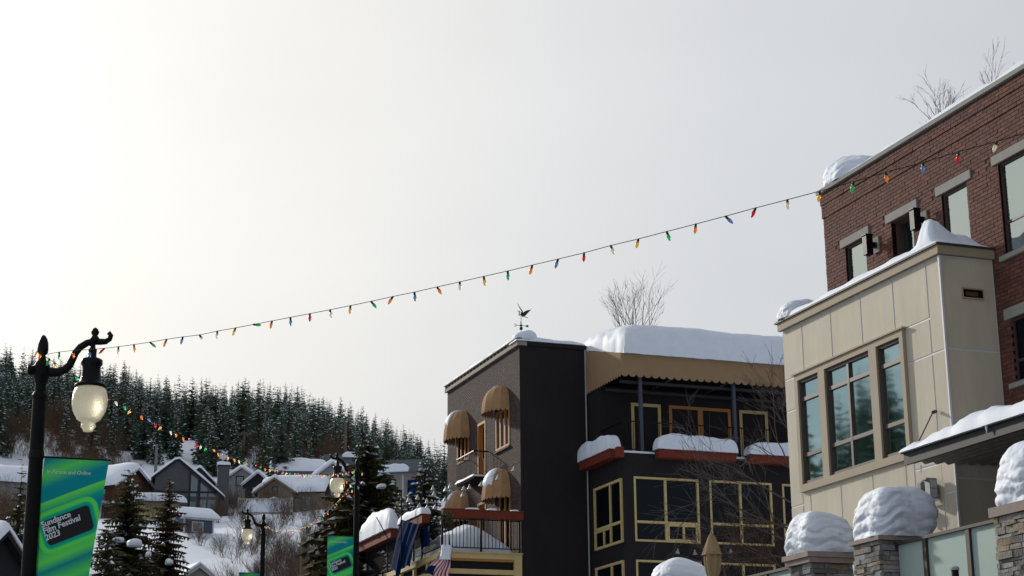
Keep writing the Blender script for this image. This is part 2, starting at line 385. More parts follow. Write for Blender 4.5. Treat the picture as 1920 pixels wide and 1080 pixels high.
# backing wall with the openings left free
ys = sorted({6, 29.28}|{q for k in wins for q in k[:2]})
for i in range(len(ys)-1):
    y0, y1 = ys[i], ys[i+1]; holes = sorted([(k[2], k[3]) for k in wins if k[0] <= y0+1e-6 and k[1] >= y1-1e-6]); z = GB-1
    for h0, h1 in holes+[(12.86, 12.86)]:
        if h0 > z: m.box(BX+.012, BX+.35, y0, y1, z, h0)
        z = h1
m.build('wall', MORTAR, bb)
unit = MB(); unit.box(0, .10, -BW/2, BW/2, -BH/2, BH/2); umesh = unit.mesh('brick', BRICK)
half = MB(); pieces = []
z = 1.5; row = 0
while z < 12.86:
    proud = .035 if z > 12.60 else (.018 if z > 12.35 else 0)
    y = 29.31+proud if row % 2 == 0 else 29.31+proud-(BW/2+MJ)/1
    y = 29.31+proud
    first = row % 2
    while y > 14.0:
        Lb = BW/2-MJ/2 if first else BW; first = 0
        y0, y1 = y-Lb, y; y = y0-MJ; zc = z+BH/2
        if zc+BH/2 > 12.87: continue
        if zc < 10.0 and y0 > 23.92: continue
        segs = [(y0, y1)]
        for k in wins:
            if zc > k[2]-.02 and zc < k[3]+.02:
                ns_ = []
                for s0, s1 in segs:
                    if s1 <= k[0] or s0 >= k[1]: ns_.append((s0, s1))
                    else:
                        if s0 < k[0]-.004: ns_.append((s0, k[0]))
                        if s1 > k[1]+.004: ns_.append((k[1], s1))
                segs = ns_
        for s0, s1 in segs: pieces.append((s0, s1, zc, proud+rnd.uniform(-.003, .004)))
    z += BH+MJ; row += 1
lint = [(k[0]-.15, k[1]+.15, 11.578, 11.738) for k in wins if k[3] > 11] + [(k[0]-.15, k[1]+.13, 8.908, 9.088) for k in wins if k[3] < 10]
sills = [(k[0]-.12, k[1]+.12, k[2]-.085, k[2]-.003) for k in wins if k[0] < 24]
def cut(p):
    for a0, a1, c0, c1 in lint+sills:
        if p[1] > a0 and p[0] < a1 and p[2]+BH/2 > c0 and p[2]-BH/2 < c1: return True
    return False
pieces = [p for p in pieces if not cut(p)]
def vis(p):
    X, Y, d = proj((BX, (p[0]+p[1])/2, p[2]))
    return 4 < X < 1916 and 4 < Y < 1076 and not (p[2] < 10.6 and p[0] > 23.85) and p[2] > 6.8 and not(Y > 745 and X > 1850)
full = sorted([p for p in pieces if p[1]-p[0] > BW-.001 and vis(p)], key=lambda p: proj((BX, p[0], p[2]))[2])[:299]
fset = set(full); L0 = wl(bb)
for p in full: inst('brick', umesh, bb, Vector((BX-p[3], (p[0]+p[1])/2, p[2]))-L0)
m = MB()
for p in pieces:
    if p not in fset: m.box(BX-p[3], BX+.1, p[0], p[1], p[2]-BH/2, p[2]+BH/2)
tag(m.build('brick', BRICK, bb), kind='stuff')
m = MB(); z = 9.5; row = 0                           # return of the far side wall
while z < 12.8:
    x = BX+.105+(row % 2)*.1
    while x < BX+3: m.box(x, x+BW, 29.2, 29.315+(.035 if z > 12.6 else .018 if z > 12.35 else 0), z, z+BH); x += BW+MJ
    z += BH+MJ; row += 1
tag(m.build('brick', BRICK, bb), kind='stuff')
for a0, a1, c0, c1 in lint:
    m = MB(); PB.box(m, a0, a1, c0, c1, -.2, .022); m.build('lintel', CONC, bb)
for a0, a1, c0, c1 in sills:
    m = MB(); PB.box(m, a0, a1, c0, c1, -.2, .05); m.build('sill', CONC, bb)
m = MB(); m.box(BX-.085, BX+.5, 6, 29.40, 12.872, 12.95); m.box(BX+.5, BX+14, 28.9, 29.40, 12.872, 12.95); m.build('coping', CONC, bb)
for i, k in enumerate(wins):
    if i == 1: window(PB, k[0], k[1], k[2], k[3]-.003, [26.42], [], .05, bb, WFR, GBRK, w=-.16, rec=.22)
    else: window(PB, k[0], k[1], k[2], k[3]-.003, [], ([10.54] if i in (3, 5) else [8.2] if i in (4, 6) else []), .045, bb, WFR, GBRK if i != 4 and i != 6 else GDRK, w=-.045, rec=.075)
def hump(c, wd, h): return lambda u, v: h*math.exp(-((u-c)/wd)**2)*(.6+.8*v)
s = snow_sheet(lambda u, v: (BX-.06+1.2*v, 6+(29.34-6)*u, 12.95), .15, 160, 10, 3, lump=.85, fq=1.0, hump=lambda u, v: .08*math.exp(-((u-.745)/.03)**2))
solo(s, 'roof_snow', SNOW, 'thin uneven strip of snow along the top edge of the red brick parapet', 'snow', smooth=True)
s = snow_blob(BX-.12, BX+1.3, 28.15, 29.36, 12.95, .58, 5, k=3, lay=.05, over=.05, skew=(.1, .12), top=.5)
solo(s, 'snow_drift', SNOW, 'big snow drift on the far corner of the brick parapet', 'snow', 'snow drifts on the parapets', smooth=True)
def sconce(y, z, label):
    t = thing('wall_light', label, 'light', (BX, y, z-.2), 'box lights on the brick wall')
    m = MB(); PB.box(m, y-.09, y+.09, z-.14, z+.16, .003, .03); m.build('back_plate', CONC, t)
    m = MB(); PB.box(m, y-.04, y+.04, z-.05, z+.05, .03, .13); m.build('arm', BLACK, t)
    m = MB(); PB.box(m, y-.07, y+.07, z-.2, z+.17, .13, .27); PB.box(m, y-.085, y+.085, z+.17, z+.19, .115, .285); m.build('lamp_housing', BLACK, t)
sconce(27.42, 11.27, 'black box light on brick wall beside the farthest window')
sconce(25.80, 11.27, 'black box light on brick wall between two lintels, partly behind snow hump')

# ------------------------------------------------------------------ tan panelled bay
TX, TY0, TY1 = 16.174, 23.91, 29.33; PT = Pl('x', TX); PTR = Pl('y', TY0)
tb = thing('panelled_building', 'beige panelled bay with large teal windows in front of red brick wall', 'building', (TX, 26.6, GB))
ou0, ou1, oz0, oz1 = 25.09, 28.86, 6.81, 9.02
m = MB()
m.box(TX+.02, BX-.004, TY0+.02, TY1-.02, GB-.5, oz0); m.box(TX+.02, BX-.004, TY0+.02, TY1-.02, oz1, 10.0)
m.box(TX+.02, BX-.004, TY0+.02, ou0, oz0, oz1); m.box(TX+.02, BX-.004, ou1, TY1-.02, oz0, oz1); m.box(TX+.2, BX-.004, ou0, ou1, oz0, oz1)
m.build('wall', REVEAL, tb)
jt = [TY1, 28.564, 27.495, 26.439, 25.374, 24.331, TY0]; jl = [TY1, 28.569, 27.476, 26.40, 25.345, 24.29, TY0]
g = .017
def panel(pl, a0, a1, z0, z1):
    m = MB(); pl.box(m, min(a0, a1)+g, max(a0, a1)-g, z0+g, z1-g, -.019, -.012); m.build('panel', TAN, tb)
for i in range(6):
    a1, a0 = jt[i], jt[i+1]
    if a1 <= ou0 or a0 >= ou1+.5: pass
    lo = oz1 if (a0 < ou1 and a1 > ou0) else 8.41
    if i == 0:
        panel(PT, a0, a1, 9.02, 9.985); panel(PT, ou1, a1, 8.41, 9.02); panel(PT, ou1, a1, 6.6, 8.41)
    elif i == 4:
        panel(PT, a0, a1, 9.02, 9.985); panel(PT, a0, ou0, 8.41, 9.02); panel(PT, a0, ou0, 6.6, 8.41)
    elif i == 5: panel(PT, a0, a1, 8.41, 9.985); panel(PT, a0, a1, 6.1, 8.41)
    else: panel(PT, a0, a1, oz1, 9.985)
for i in range(6):
    a1, a0 = jl[i], jl[i+1]
    if i == 5: panel(PT, a0, a1, 4.4, 6.1)
    elif i == 0: panel(PT, ou1, a1, 4.4, 6.6); panel(PT, a0, ou1, 4.4, oz0)
    elif i == 4: panel(PT, a0, ou0, 4.4, 6.6); panel(PT, ou0, a1, 4.4, oz0)
    else: panel(PT, a0, a1, 4.4, oz0)
for i in range(6): panel(PT, jl[i+1], jl[i], GB-.3, 4.4)
for z0, z1 in ((8.42, 9.985), (6.3, 8.42), (4.4, 6.3), (GB-.3, 4.4)): panel(PTR, TX+.0, BX-.01, z0, z1)
m = MB(); m.box(TX-.022, TX+.012, TY0-.022, TY0+.012, GB-.3, 9.985); m.build('corner_trim', REVEAL, tb)
m = MB()
PT.box(m, TY0-.06, TY1+.05, 10.0, 10.15, -.02, .06); m.box(TX+.02, BX-.005, TY0-.06, TY0, 10.0, 10.15); m.build('fascia', FASC, tb)
m = MB(); m.box(TX-.09, BX-.006, TY0-.09, TY1+.12, 10.152, 10.185); m.build('coping', DGREY, tb)
m = MB()                                             # window surround
PT.box(m, ou0, ou1, oz1-.115, oz1, -.16, .05); PT.box(m, ou0, ou1, oz0, oz0+.135, -.16, .05); PT.box(m, ou0-.05, ou1+.05, oz1+.001, oz1+.03, -.1, .08)
for a0, a1 in ((ou0, 25.20), (25.955, 26.195), (27.748, 27.975), (28.745, ou1)): PT.box(m, a0, a1, oz0+.135, oz1-.115, -.16, .049)
m.build('window_surround', TRIM, tb)
for a0, a1, vv in ((25.205, 25.95, []), (26.2, 27.743, [26.995]), (27.98, 28.74, [])):
    window(PT, a0, a1, oz0+.14, oz1-.12, vv, [7.485, 8.53], .05, tb, WFR, GTAN, w=.012, rec=.04, mw=.07)
m = MB(); PTR.box(m, 16.56, 16.98, 9.285, 9.47, -.01, .012); vo = m.build('vent', TRIM, tb); WB0 = mat('rusty_flap', (.07, .035, .025))
m = MB(); PTR.box(m, 16.585, 16.955, 9.31, 9.445, .0125, .016); m.build('duct', BLACK, vo)
m = MB(); PTR.box(m, 16.63, 16.86, 9.33, 9.40, .017, .022); m.build('flap', WB0, vo)
s = snow_sheet(lambda u, v: (TX-.08+.9*v, TY0-.06+(TY1+.1-TY0)*u, 10.186), .14, 60, 10, 11, lump=.3, fq=2)
solo(s, 'roof_snow', SNOW, 'smooth rim of snow along the sloping top edge of the beige panelled bay', 'snow', smooth=True)
s = snow_sheet(lambda u, v: (TX-.06+1.1*v, TY0-.05+1.1*u, 10.186), .10, 40, 40, 13, e=.5, lump=.3, hump=lambda u, v: (.40*math.exp(-((u-.36)/.20)**4)*max(0, 1.02-v)**.75+.10*math.exp(-((u-.62)/.3)**2))*(1+.35*fbm((u*3.1, v*3.1, 2), 3)))
solo(s, 'snow_drift', SNOW, 'pointed hump of snow on the near corner of the beige bay', 'snow', 'snow drifts on the parapets', smooth=True)
s = snow_blob(TX-.1, TX+.7, 28.75, TY1+.12, 10.2, .34, 15, k=2.6, lay=.04, over=.02, top=.3)
solo(s, 'snow_drift', SNOW, 'small rounded snow drift on the far end of the beige bay', 'snow', 'snow drifts on the parapets', smooth=True)
# flood light + fixture on the beige wall
t = thing('flood_light', 'boxy twin flood light on the beige wall with bits of snow', 'light', (TX, 24.55, 6.0))
m = MB(); PT.box(m, 24.5, 24.62, 6.1, 6.3, 0.003, .08); m.build('bracket', GREY, t)
m = MB(); PT.box(m, 24.36, 24.50, 6.03, 6.36, .06, .2); PT.box(m, 24.36, 24.5, 6.33, 6.36, .2, .26); m.build('lamp_housing', GREY, t)
m = MB(); PT.box(m, 24.60, 24.72, 6.10, 6.34, .08, .2); m.build('lamp_housing', GREY, t)
LENS = mat('lens_glass', (.33, .33, .37), .2, .05)
m = MB(); m.box(TX-.19, TX-.075, 24.352, 24.36, 6.05, 6.18); m.box(TX-.19, TX-.075, 24.352, 24.36, 6.2, 6.32); m.build('lens', LENS, t)
m = MB(); PT.box(m, 24.62, 24.71, 6.12, 6.32, .2, .206); m.build('lens', LENS, t)
m = MB(); PT.box(m, 24.36, 24.74, 6.00, 6.025, .05, .2); m.build('shelf', SNOW, t)
t = thing('wall_light', 'small black wall light on a beige plate beside the tallest snow cap', 'light', (TX, 24.85, 5.7))
m = MB(); PT.box(m, 24.72, 24.98, 5.72, 6.04, .003, .03); m.build('back_plate', TRIM, t)
m = MB(); PT.box(m, 24.78, 24.9, 5.8, 5.95, .03, .16); m.tube([(TX-.1, 24.84, 5.8), (TX-.1, 24.84, 5.7)], .025, 6); m.build('lamp_housing', BLACK, t)
m = MB(); PT.box(m, 25.2, 25.62, 6.28, 6.36, .003, .03); PT.box(m, 25.2, 25.24, 6.0, 6.28, .003, .03)
solo(m, 'window_surround', TRIM, 'corner of a taupe trim frame low on the beige wall above the snow cap', 'trim')

# canopy
t = thing('metal_canopy', 'charcoal canopy with corrugated steel underside sticking out from the brick wall', 'canopy', (16.2, 22, 6.4))
cx0, cx1, cy0, cy1 = 15.17, 17.2, 14.0, 23.80
m = MB(); m.box(cx0, cx0+.05, cy0, cy1, 6.425, 6.60); m.box(cx0+.05, cx1, cy1-.03, cy1, 6.52, 6.60); m.box(cx0-.03, cx1, cy0, cy1+.03, 6.602, 6.625); m.build('fascia', DGREY, t)
m = MB()
def cf(u, v):
    x = cx0+.05+(cx1-cx0-.05)*v; return (x, cy0+(cy1-.035-cy0)*u, 6.475+.028*math.sin(2*math.pi*(x-cx0)/.21)+.05*v)
m.grid(cf, 2, 90); m.build('corrugated_sheet', CORR, t, smooth=True)
m = MB(); m.tube([(TX-.02, 24.3, 7.445), (TX-.12, 24.24, 7.41)], .028, 8); m.tube([(TX-.12, 24.24, 7.41), (15.3, 23.72, 6.62)], .011, 6); m.build('tie_rod', WFR, t)
def ch(u, v):
    return (.13*math.exp(-((u-.865)/.03)**2)+.16*math.exp(-((u-.855)/.012)**2)) + (.10 if u < .85 else 0)
s = snow_sheet(lambda u, v: (cx0-.07+1.9*v, cy0+(cy1+.05-cy0)*u, 6.626), .20, 110, 14, 21, lump=.35, fq=2.2, k=8, hump=lambda u, v: .12*math.exp(-((u-.80)/.045)**2)+(.06 if u < .78 else 0))
solo(s, 'roof_snow', SNOW, 'thick rolling snow slab on top of the charcoal canopy', 'snow', smooth=True)
for px, py, ln in ((1849, 800, .10), (1726, 876, .12)):
    p = onx(px, py, cx0-.04); m = MB(); m.tube([p+Vector((0, 0, .03)), p-Vector((0, 0, ln*.5)), p-Vector((0, 0, ln))], [.022, .012, .003], 6)
    solo(m, 'icicle', mat('ice', (.8, .85, .88), .15), 'clear icicle hanging from the '+('snow on the canopy edge' if px > 1800 else 'far end of the canopy underside'), 'icicle')

# ------------------------------------------------------------------ terrace pillars and glass rail
PX = 14.2
def pillar(y0, y1, x1, zc, label, capz, vz):
    t = thing('stone_pillar', label, 'pillar', ((PX+x1)/2, (y0+y1)/2, .06*y0), 'stone pillars of the terrace')
    m = MB(); m.box(PX+.025, x1, y0+.025, y1-.02, .06*y0-.3, zc); m.build('core', JOINT, t)
    L0 = wl(t); rest = MB(); r2 = random.Random(int(y0*100))
    z = zc-.004
    while z > .06*y0-.2:
        h = r2.choice([.04, .05, .06, .075, .09, .10]); 
        if z-h < .06*y0-.2: break
        for face in (0, 1):
            a0, a1 = (y0-.0, y1) if face == 0 else (PX+.04, x1)
            a = a0
            while a < a1-.02:
                l = min(r2.uniform(.11, .36), a1-a)
                if a1-a-l < .07: l = a1-a
                p = r2.uniform(-.012, .022); gp = .005
                hh = h
                subs = [(z-h, z)]
                if h > .1 and r2.random() < .35: subs = [(z-h, z-h*.5), (z-h*.5, z)]
                for c0, c1 in subs:
                    sm = MB()
                    j = lambda: r2.uniform(-.006, .006)
                    b0, b1, e0, e1 = a+gp, a+l-gp, c0+gp*.8, c1-gp*.8
                    if face == 0: q = [(PX-p+j(), b0+j(), e0+j()), (PX-p+j(), b1+j(), e0+j()), (PX-p+j(), b1+j(), e1+j()), (PX-p+j(), b0+j(), e1+j())]; off = (.07+p, 0, 0)
                    else: q = [(b0+j(), y0-p+j(), e0+j()), (b1+j(), y0-p+j(), e0+j()), (b1+j(), y0-p+j(), e1+j()), (b0+j(), y0-p+j(), e1+j())]; off = (0, .07+p, 0)
                    if z > vz: sm.prism(q, off); sm.build('stone', STONE, t)
                    else: rest.prism(q, off)
                a += l
        z -= h
    tag(rest.build('stone', STONE, t), kind='stuff')
    m = MB(); m.box(PX-.05, x1+.05, y0-.06, y1+.05, zc, zc+capz); m.build('capstone', CAPS, t)
    return t
pillar(25.20, 25.90, 14.98, 5.045, 'stone pillar with two step cap, second of the row counted from the closed umbrella', .085, 4.6)
m = MB(); m.box(PX-.09, 15.07, 25.11, 25.98, 5.131, 5.215)
solo(m, 'capstone', CAPS, 'upper sandstone slab on the pillar with a stepped cap', 'slab')
pillar(23.10, 23.86, 14.98, 5.135, 'ledgestone pillar between two stretches of frosted glass fence', .065, 4.6)
pillar(19.40, 20.18, 14.98, 5.055, 'tall grey and ochre ledgestone pillar by the edge of the canopy', .13, 4.0)
pillar(30.6, 31.4, 14.98, 5.1, 'mostly hidden pillar under the round snow cap beside closed umbrella', .08, 5.05)
G = 'snow caps on the terrace pillars'
solo(snow_blob(PX-.05, 15.05, 25.12, 25.98, 5.215, .68, 31, k=4.5, lay=.088, over=.05, n=44, top=.12), 'snow_heap', SNOW, 'tall layered snow cap on the pillar with stepped sandstone cap', 'snow', G, smooth=True)
solo(snow_blob(PX-.05, 15.15, 23.0, 23.90, 5.2, .78, 37, k=4.5, lay=.088, over=.05, n=44, skew=(.06, -.05), top=.12), 'snow_heap', SNOW, 'tallest layered snow cap on ledgestone pillar, leaning over frosted glass fence', 'snow', G, smooth=True)
solo(snow_blob(PX-.02, 15.1, 19.3, 20.2, 5.185, .84, 41, k=4, lay=.075, over=.04, n=44, top=.12), 'snow_heap', SNOW, 'snow cap with ragged edge on the tall grey and ochre pillar', 'snow', G, smooth=True)
solo(snow_blob(PX-.05, 15.15, 30.5, 31.5, 5.18, .62, 43, k=2.5, lay=.05, over=.05, n=36, top=.1), 'snow_heap', SNOW, 'round bulging snow cap right behind the closed beige umbrella', 'snow', G, smooth=True)
def glass_fence(y0, y1, zt, posts, label):
    t = thing('glass_fence', label, 'fence', (PX+.3, (y0+y1)/2, .06*y0), 'frosted glass fences of the terrace')
    m = MB(); m.box(PX+.24, PX+.36, y0, y1, zt-.045, zt); m.box(PX+.26, PX+.34, y0, y1, zt-1.25, zt-1.2); m.build('rail', RAILW, t)
    e = [y0]+sorted(posts)+[y1]
    for p in posts:
        m = MB(); m.box(PX+.25, PX+.35, p-.045, p+.045, .06*y0, zt-.046); m.build('post', RAILW, t)
    for i in range(len(e)-1):
        m = MB(); m.box(PX+.29, PX+.305, e[i]+.05, e[i+1]-.05, zt-1.195, zt-.047); m.build('pane', FROST, t)
    m = MB(); m.box(PX+.02, 15, y0, y1, .06*y0-.3, zt-1.26); m.build('base_wall', STONE, t)
glass_fence(20.185, 23.095, 5.10, [22.3, 21.2], 'frosted glass fence in brown frame between two stone pillars')
glass_fence(25.91, 30.59, 5.125, [27.2, 28.7], 'frosted glass fence running back from stepped cap pillar towards umbrella')
m = MB(); p = at(1790, 1063, 21.5); m.lathe((p.x, p.y, .06*p.y), [(.045, 0), (.045, p.z-.06*p.y-.04)], 12, 0); m.lathe((p.x, p.y, p.z-.04), [(.055, 0), (.055, .03), (.04, .045), (.0, .05)], 12, 1)
solo(m, 'bollard_light', [BLACK, LENS], 'black post with silver cap in front of the frosted glass', 'post')
# patio deck behind the rail and its snow bank
s = snow_sheet(lambda u, v: (14.75+5*v, 26+14*u, 4.6), .55, 40, 24, 51, lump=.7, fq=.9, k=8)
m = MB(); m.box(14.6, 20, 25.95, 41, 1.2, 4.59); tag(m.build('patio', CONC), kind='structure')
solo(s, 'snow_bank', SNOW, 'bank of deep snow on the patio behind the frosted glass fence', 'snow', smooth=True)
p = at(1320, 1080, 31); 
# umbrella
top = at(1333.5, 997, 30.5); t = thing('patio_umbrella', 'closed beige patio umbrella in front of a round snow cap', 'umbrella', (top.x, top.y, 4.0))
m = MB(); m.tube([(top.x, top.y, 1.9), (top.x, top.y, top.z-.02)], .02, 8); m.build('pole', POLEW, t)
m = MB(); m.lathe((top.x, top.y, top.z-.04), [(.012, 0), (.018, .02), (.012, .05), (.002, .06)], 8); m.build('finial', GREY, t)
def cloth(prof, nf=8, amp=.18, ph=0):
    m = MB(); n = 48
    def fn(u, v):
        i = v*(len(prof)-1); k = min(int(i), len(prof)-2); f_ = i-k
        r_ = prof[k][0]*(1-f_)+prof[k+1][0]*f_; h_ = prof[k][1]*(1-f_)+prof[k+1][1]*f_
        a = 2*math.pi*u; rr = r_*(1+amp*abs(math.sin(nf*a/2+ph))-amp*.5+.06*math.sin(3*a+v*3))
        return (top.x+rr*math.cos(a), top.y+rr*math.sin(a), top.z+h_)
    m.grid(fn, n, 18); return m
cloth([(.165, -.40), (.158, -.37), (.11, -.22), (.06, -.09), (.012, -.015)], 8, .10).build('cap', UMB, t, smooth=True)
cloth([(.10, -1.2), (.125, -1.0), (.115, -.85), (.085, -.775), (.115, -.65), (.13, -.5), (.13, -.40), (.11, -.28)], 6, .30).build('canopy', UMB, t, smooth=True)
m = MB(); m.lathe((top.x, top.y, top.z-.79), [(.096, 0), (.1, .015), (.096, .03)], 20); m.build('strap', UMB, t)

# ------------------------------------------------------------------ dark brick building
DX, DY0, DY1, FX, FY = 22.815, 61.93, 70.85, 25.56, 58.6
PD, PDF, PF, PW, PDR = Pl('x', DX), Pl('y', DY0), Pl('x', FX), Pl('y', FY), Pl('y', 60.8)
GD = .06*60
db = thing('dark_building', 'dark brick building with ochre dome awnings and a snow loaded canvas roof', 'building', (29, 64, GD))
dw = [(63.07, 64.65, 14.2, 15.75), (68.0, 69.5, 14.5, 15.75), (65.9, 66.87, 13.4, 15.72), (63.05, 64.3, 10.2, 12.4), (65.9, 66.95, 10.2, 12.5), (68.0, 69.5, 10.6, 12.4)]
m = MB(); ysl = sorted({DY0+.01, DY1}|{q for k in dw for q in k[:2]})
for i in range(len(ysl)-1):
    y0, y1 = ysl[i], ysl[i+1]; z = GD-1
    for h0, h1 in sorted([(k[2], k[3]) for k in dw if k[0] <= y0+1e-6 and k[1] >= y1-1e-6])+[(17.85, 17.85)]:
        if h0 > z: m.box(DX+.022, DX+.4, y0, y1, z, h0)
        z = h1
m.build('wall', DMORT, db)
m = MB(); m.box(DX+.4, 38, DY0+.01, DY1, GD-1, 17.85); m.box(DX+.015, FX+.3, DY0, DY0+.01, GD-1, 17.86)
m.box(FX+.02, 38, FY+.2, DY0-.001, GD-1, 13.28); m.box(FX+.02, 38, 60.8, DY0-.001, 13.28, 16.2)
fw_ = [(25.95, 28.54, 10.07, 12.42), (28.98, 31.55, 10.08, 12.43), (31.99, 34.5, 10.08, 12.43), (25.95, 28.54, 7.0, 9.41), (28.98, 31.55, 7.0, 9.41)]
xsl = sorted({FX+.02, 38}|{q for k in fw_ for q in k[:2]})
for i in range(len(xsl)-1):
    x0, x1 = xsl[i], xsl[i+1]; z = GD-1
    for h0, h1 in sorted([(k[2], k[3]) for k in fw_ if k[0] <= x0+1e-6 and k[1] >= x1-1e-6])+[(13.28, 13.28)]:
        if h0 > z: m.box(x0, x1, FY, FY+.2, z, h0)
        z = h1
m.build('wall', DSTUC, db)
m = MB(); z = 9.6; row = 0
while z < 17.84:
    y = DY0+.0; first = row % 2
    while y < DY1+.03:
        L_ = BW/2 if first else BW; first = 0
        y0, y1 = y, min(y+L_, DY1+.03); y = y1+MJ; segs = [(y0, y1)]; zc = z+BH/2
        for k in dw:
            if zc > k[2]-.02 and zc < k[3]+.02:
                segs = [q for s0, s1 in segs for q in ([(s0, s1)] if (s1 <= k[0] or s0 >= k[1]) else ([(s0, k[0])] if s0 < k[0]-.01 else [])+([(k[1], s1)] if s1 > k[1]+.01 else []))]
        for s0, s1 in segs:
            if s1-s0 > .02: m.box(DX-rnd.uniform(-.0015, .0015), DX+.06, s0+.002, s1-.002, z+.003, z+BH-.003)
    z += BH+MJ; row += 1
tag(m.build('brick', DBRICK, db), kind='stuff')
EAVE = mat('weathered_eave', (.27, .225, .19), .8, .2, 4)
m = MB(); m.box(DX-.10, DX+.3, DY0-.05, DY1+.12, 17.86, 18.0); m.box(DX-.05, DX+.3, DY0, DY1+.1, 18.0, 18.12); m.box(DX-.13, DX+.3, DY0-.08, DY1+.14, 18.12, 18.16); m.build('eave', EAVE, db)
m = MB(); y = DY0+.05
while y < DY1: m.box(DX-.075, DX-.05, y, y+.17, 18.005, 18.105); y += .42
m.build('dentil', DMORT, db)
m = MB(); m.box(DX+.3, FX+.5, DY0-.06, DY0+.3, 17.87, 18.03); m.build('parapet', DSTUC, db)
m = MB(); m.box(DX+.3, 38, DY0+.3, DY1, 17.86, 18.0); m.build('roof', DMORT, db)
for a, b_, ins in ((dw[0], [63.6, 64.13], GBRK), (dw[1], [68.5, 69.0], GDRK), (dw[3], [63.67], GDRK), (dw[5], [68.75], GDRK)):
    window(PD, a[0], a[1], a[2], a[3], b_, [], .09, db, OWOOD, ins, w=.03, rec=.03, mw=.11)
def door(pl, a, label):
    f = MB(); fw = .1
    pl.box(f, a[0], a[1], a[3]-fw, a[3], -.3, .02); pl.box(f, a[0], a[0]+fw, a[2], a[3]-fw, -.3, .02); pl.box(f, a[1]-fw, a[1], a[2], a[3]-fw, -.3, .02)
    o = f.build('door', OWOOD, db)
    g = MB(); pl.box(g, a[0]+fw, a[1]-fw, a[2], a[3]-fw, -.22, -.16); g.build('leaf', OWOOD, o)
    g = MB(); pl.box(g, a[0]+fw+.1, a[1]-fw-.1, a[2]+.9, a[3]-fw-.1, -.158, -.15); g.build('pane', GDRK, o)
door(PD, dw[2], ''); door(PD, dw[4], '')
m = MB(); PD.box(m, 63.0, 64.72, 14.12, 14.19, -.1, .08); m.build('sill', DBRICK, db)
# windows of the front block
YW = YWOOD
window(PW, 25.95, 28.54, 10.07, 12.42, [27.2], [10.78], .075, db, YW, GDRK, w=.03, rec=.06, mw=.09, extra=[(27.255, 28.44, 10.145, 10.2), (27.255, 28.44, 10.66, 10.735), (27.255, 27.32, 10.2, 10.66), (28.38, 28.46, 10.2, 10.66), (27.85, 27.93, 10.2, 10.66)])
window(PW, 28.98, 31.55, 10.08, 12.43, [30.24], [10.82], .075, db, YW, GDRK, w=.03, rec=.06, mw=.09)
window(PW, 31.99, 34.5, 10.08, 12.43, [33.2], [10.82], .075, db, YW, GDRK, w=.03, rec=.06, mw=.09)
window(PW, 25.95, 28.54, 7.0, 9.41, [27.2], [7.9], .075, db, YW, GDRK, w=.03, rec=.06, mw=.09)
window(PW, 28.98, 31.55, 7.0, 9.41, [30.24], [7.9], .075, db, YW, GDRK, w=.03, rec=.06, mw=.09)
window(PF, 58.76, 61.34, 10.04, 12.36, [59.82], [10.79], .09, db, YW, GDRK, w=.06, rec=.01, mw=.1, extra=[(59.88, 61.25, 10.66, 10.73), (60.44, 60.52, 10.13, 10.66)])
window(PF, 58.76, 61.34, 7.0, 9.4, [59.82], [7.9], .09, db, YW, GDRK, w=.06, rec=.01, mw=.1)
for a in ((26.9, 28.13, []), (28.48, 31.1, [29.8]), (31.48, 32.71, [])):
    window(PDR, a[0], a[1], 13.3, 15.65, a[2], [], .12, db, OWOOD if len(a[2]) else YW, GDRK, w=.03, rec=.04, mw=.22)
m = MB(); m.box(FX+.05, 38, 58.62, 60.8, 13.285, 13.36); m.build('balcony_floor', SNOW, db)
for x in (26.37, 30.2):
    m = MB(); m.box(x-.06, x+.06, 58.66, 58.78, 13.36, 16.6); m.build('post', POSTB, db)
m = MB(); m.box(FX+.1, 38, 58.9, 59.0, 15.95, 16.05); m.box(FX+.1, 38, 60.2, 60.3, 15.9, 16.0); m.build('beam', DGREY, db)
m = MB(); m.box(25.72, 25.78, 61.85, 61.92, 15.0, 15.16); m.build('lamp', GREY, db)
# balcony railing
def railing(name, label, p0, p1, zb, zt, sp, parent=None, posts=(), r=.009):
    t = thing(name, label, 'railing', ((p0[0]+p1[0])/2, (p0[1]+p1[1])/2, zb), 'iron railings of the dark building')
    d = Vector((p1[0]-p0[0], p1[1]-p0[1], 0)); L_ = d.length; d.normalize(); n = d.orthogonal().normalized()
    def bar(a0, a1, z0, z1, hw, mb):
        A, B = Vector((p0[0], p0[1], 0))+d*a0, Vector((p0[0], p0[1], 0))+d*a1; q = Vector((-d.y, d.x, 0))*hw
        mb.prism([A-q+Vector((0, 0, z0)), B-q+Vector((0, 0, z0)), B+q+Vector((0, 0, z0)), A+q+Vector((0, 0, z0))], (0, 0, z1-z0))
    m = MB(); bar(0, L_, zt-.04, zt, .02, m); bar(0, L_, zb+.06, zb+.1, .015, m); m.build('rail', BLACK, t)
    bm_ = MB(); bm_.box(-r, r, -r, r, zb+.1, zt-.041); me = bm_.mesh('baluster', BLACK, (0, 0, zb))
    k = int(L_/sp)
    for i in range(1, k): inst('baluster', me, t, Vector((p0[0], p0[1], zb))+d*(L_*i/k)-t.location)
    for a in posts:
        m = MB(); bar(a-.035, a+.035, zb-.05, zt+.02, .035, m); m.build('post', BLACK, t)
    return t
railing('balcony_railing', 'dim iron railing of the loggia under the big canvas awning', (FX+.1, 58.72), (34, 58.72), 13.36, 14.5, .13)
railing('balcony_railing', 'short side railing of the loggia near the downpipe', (FX+.1, 58.8), (FX+.1, 61.9), 13.36, 14.5, .13)
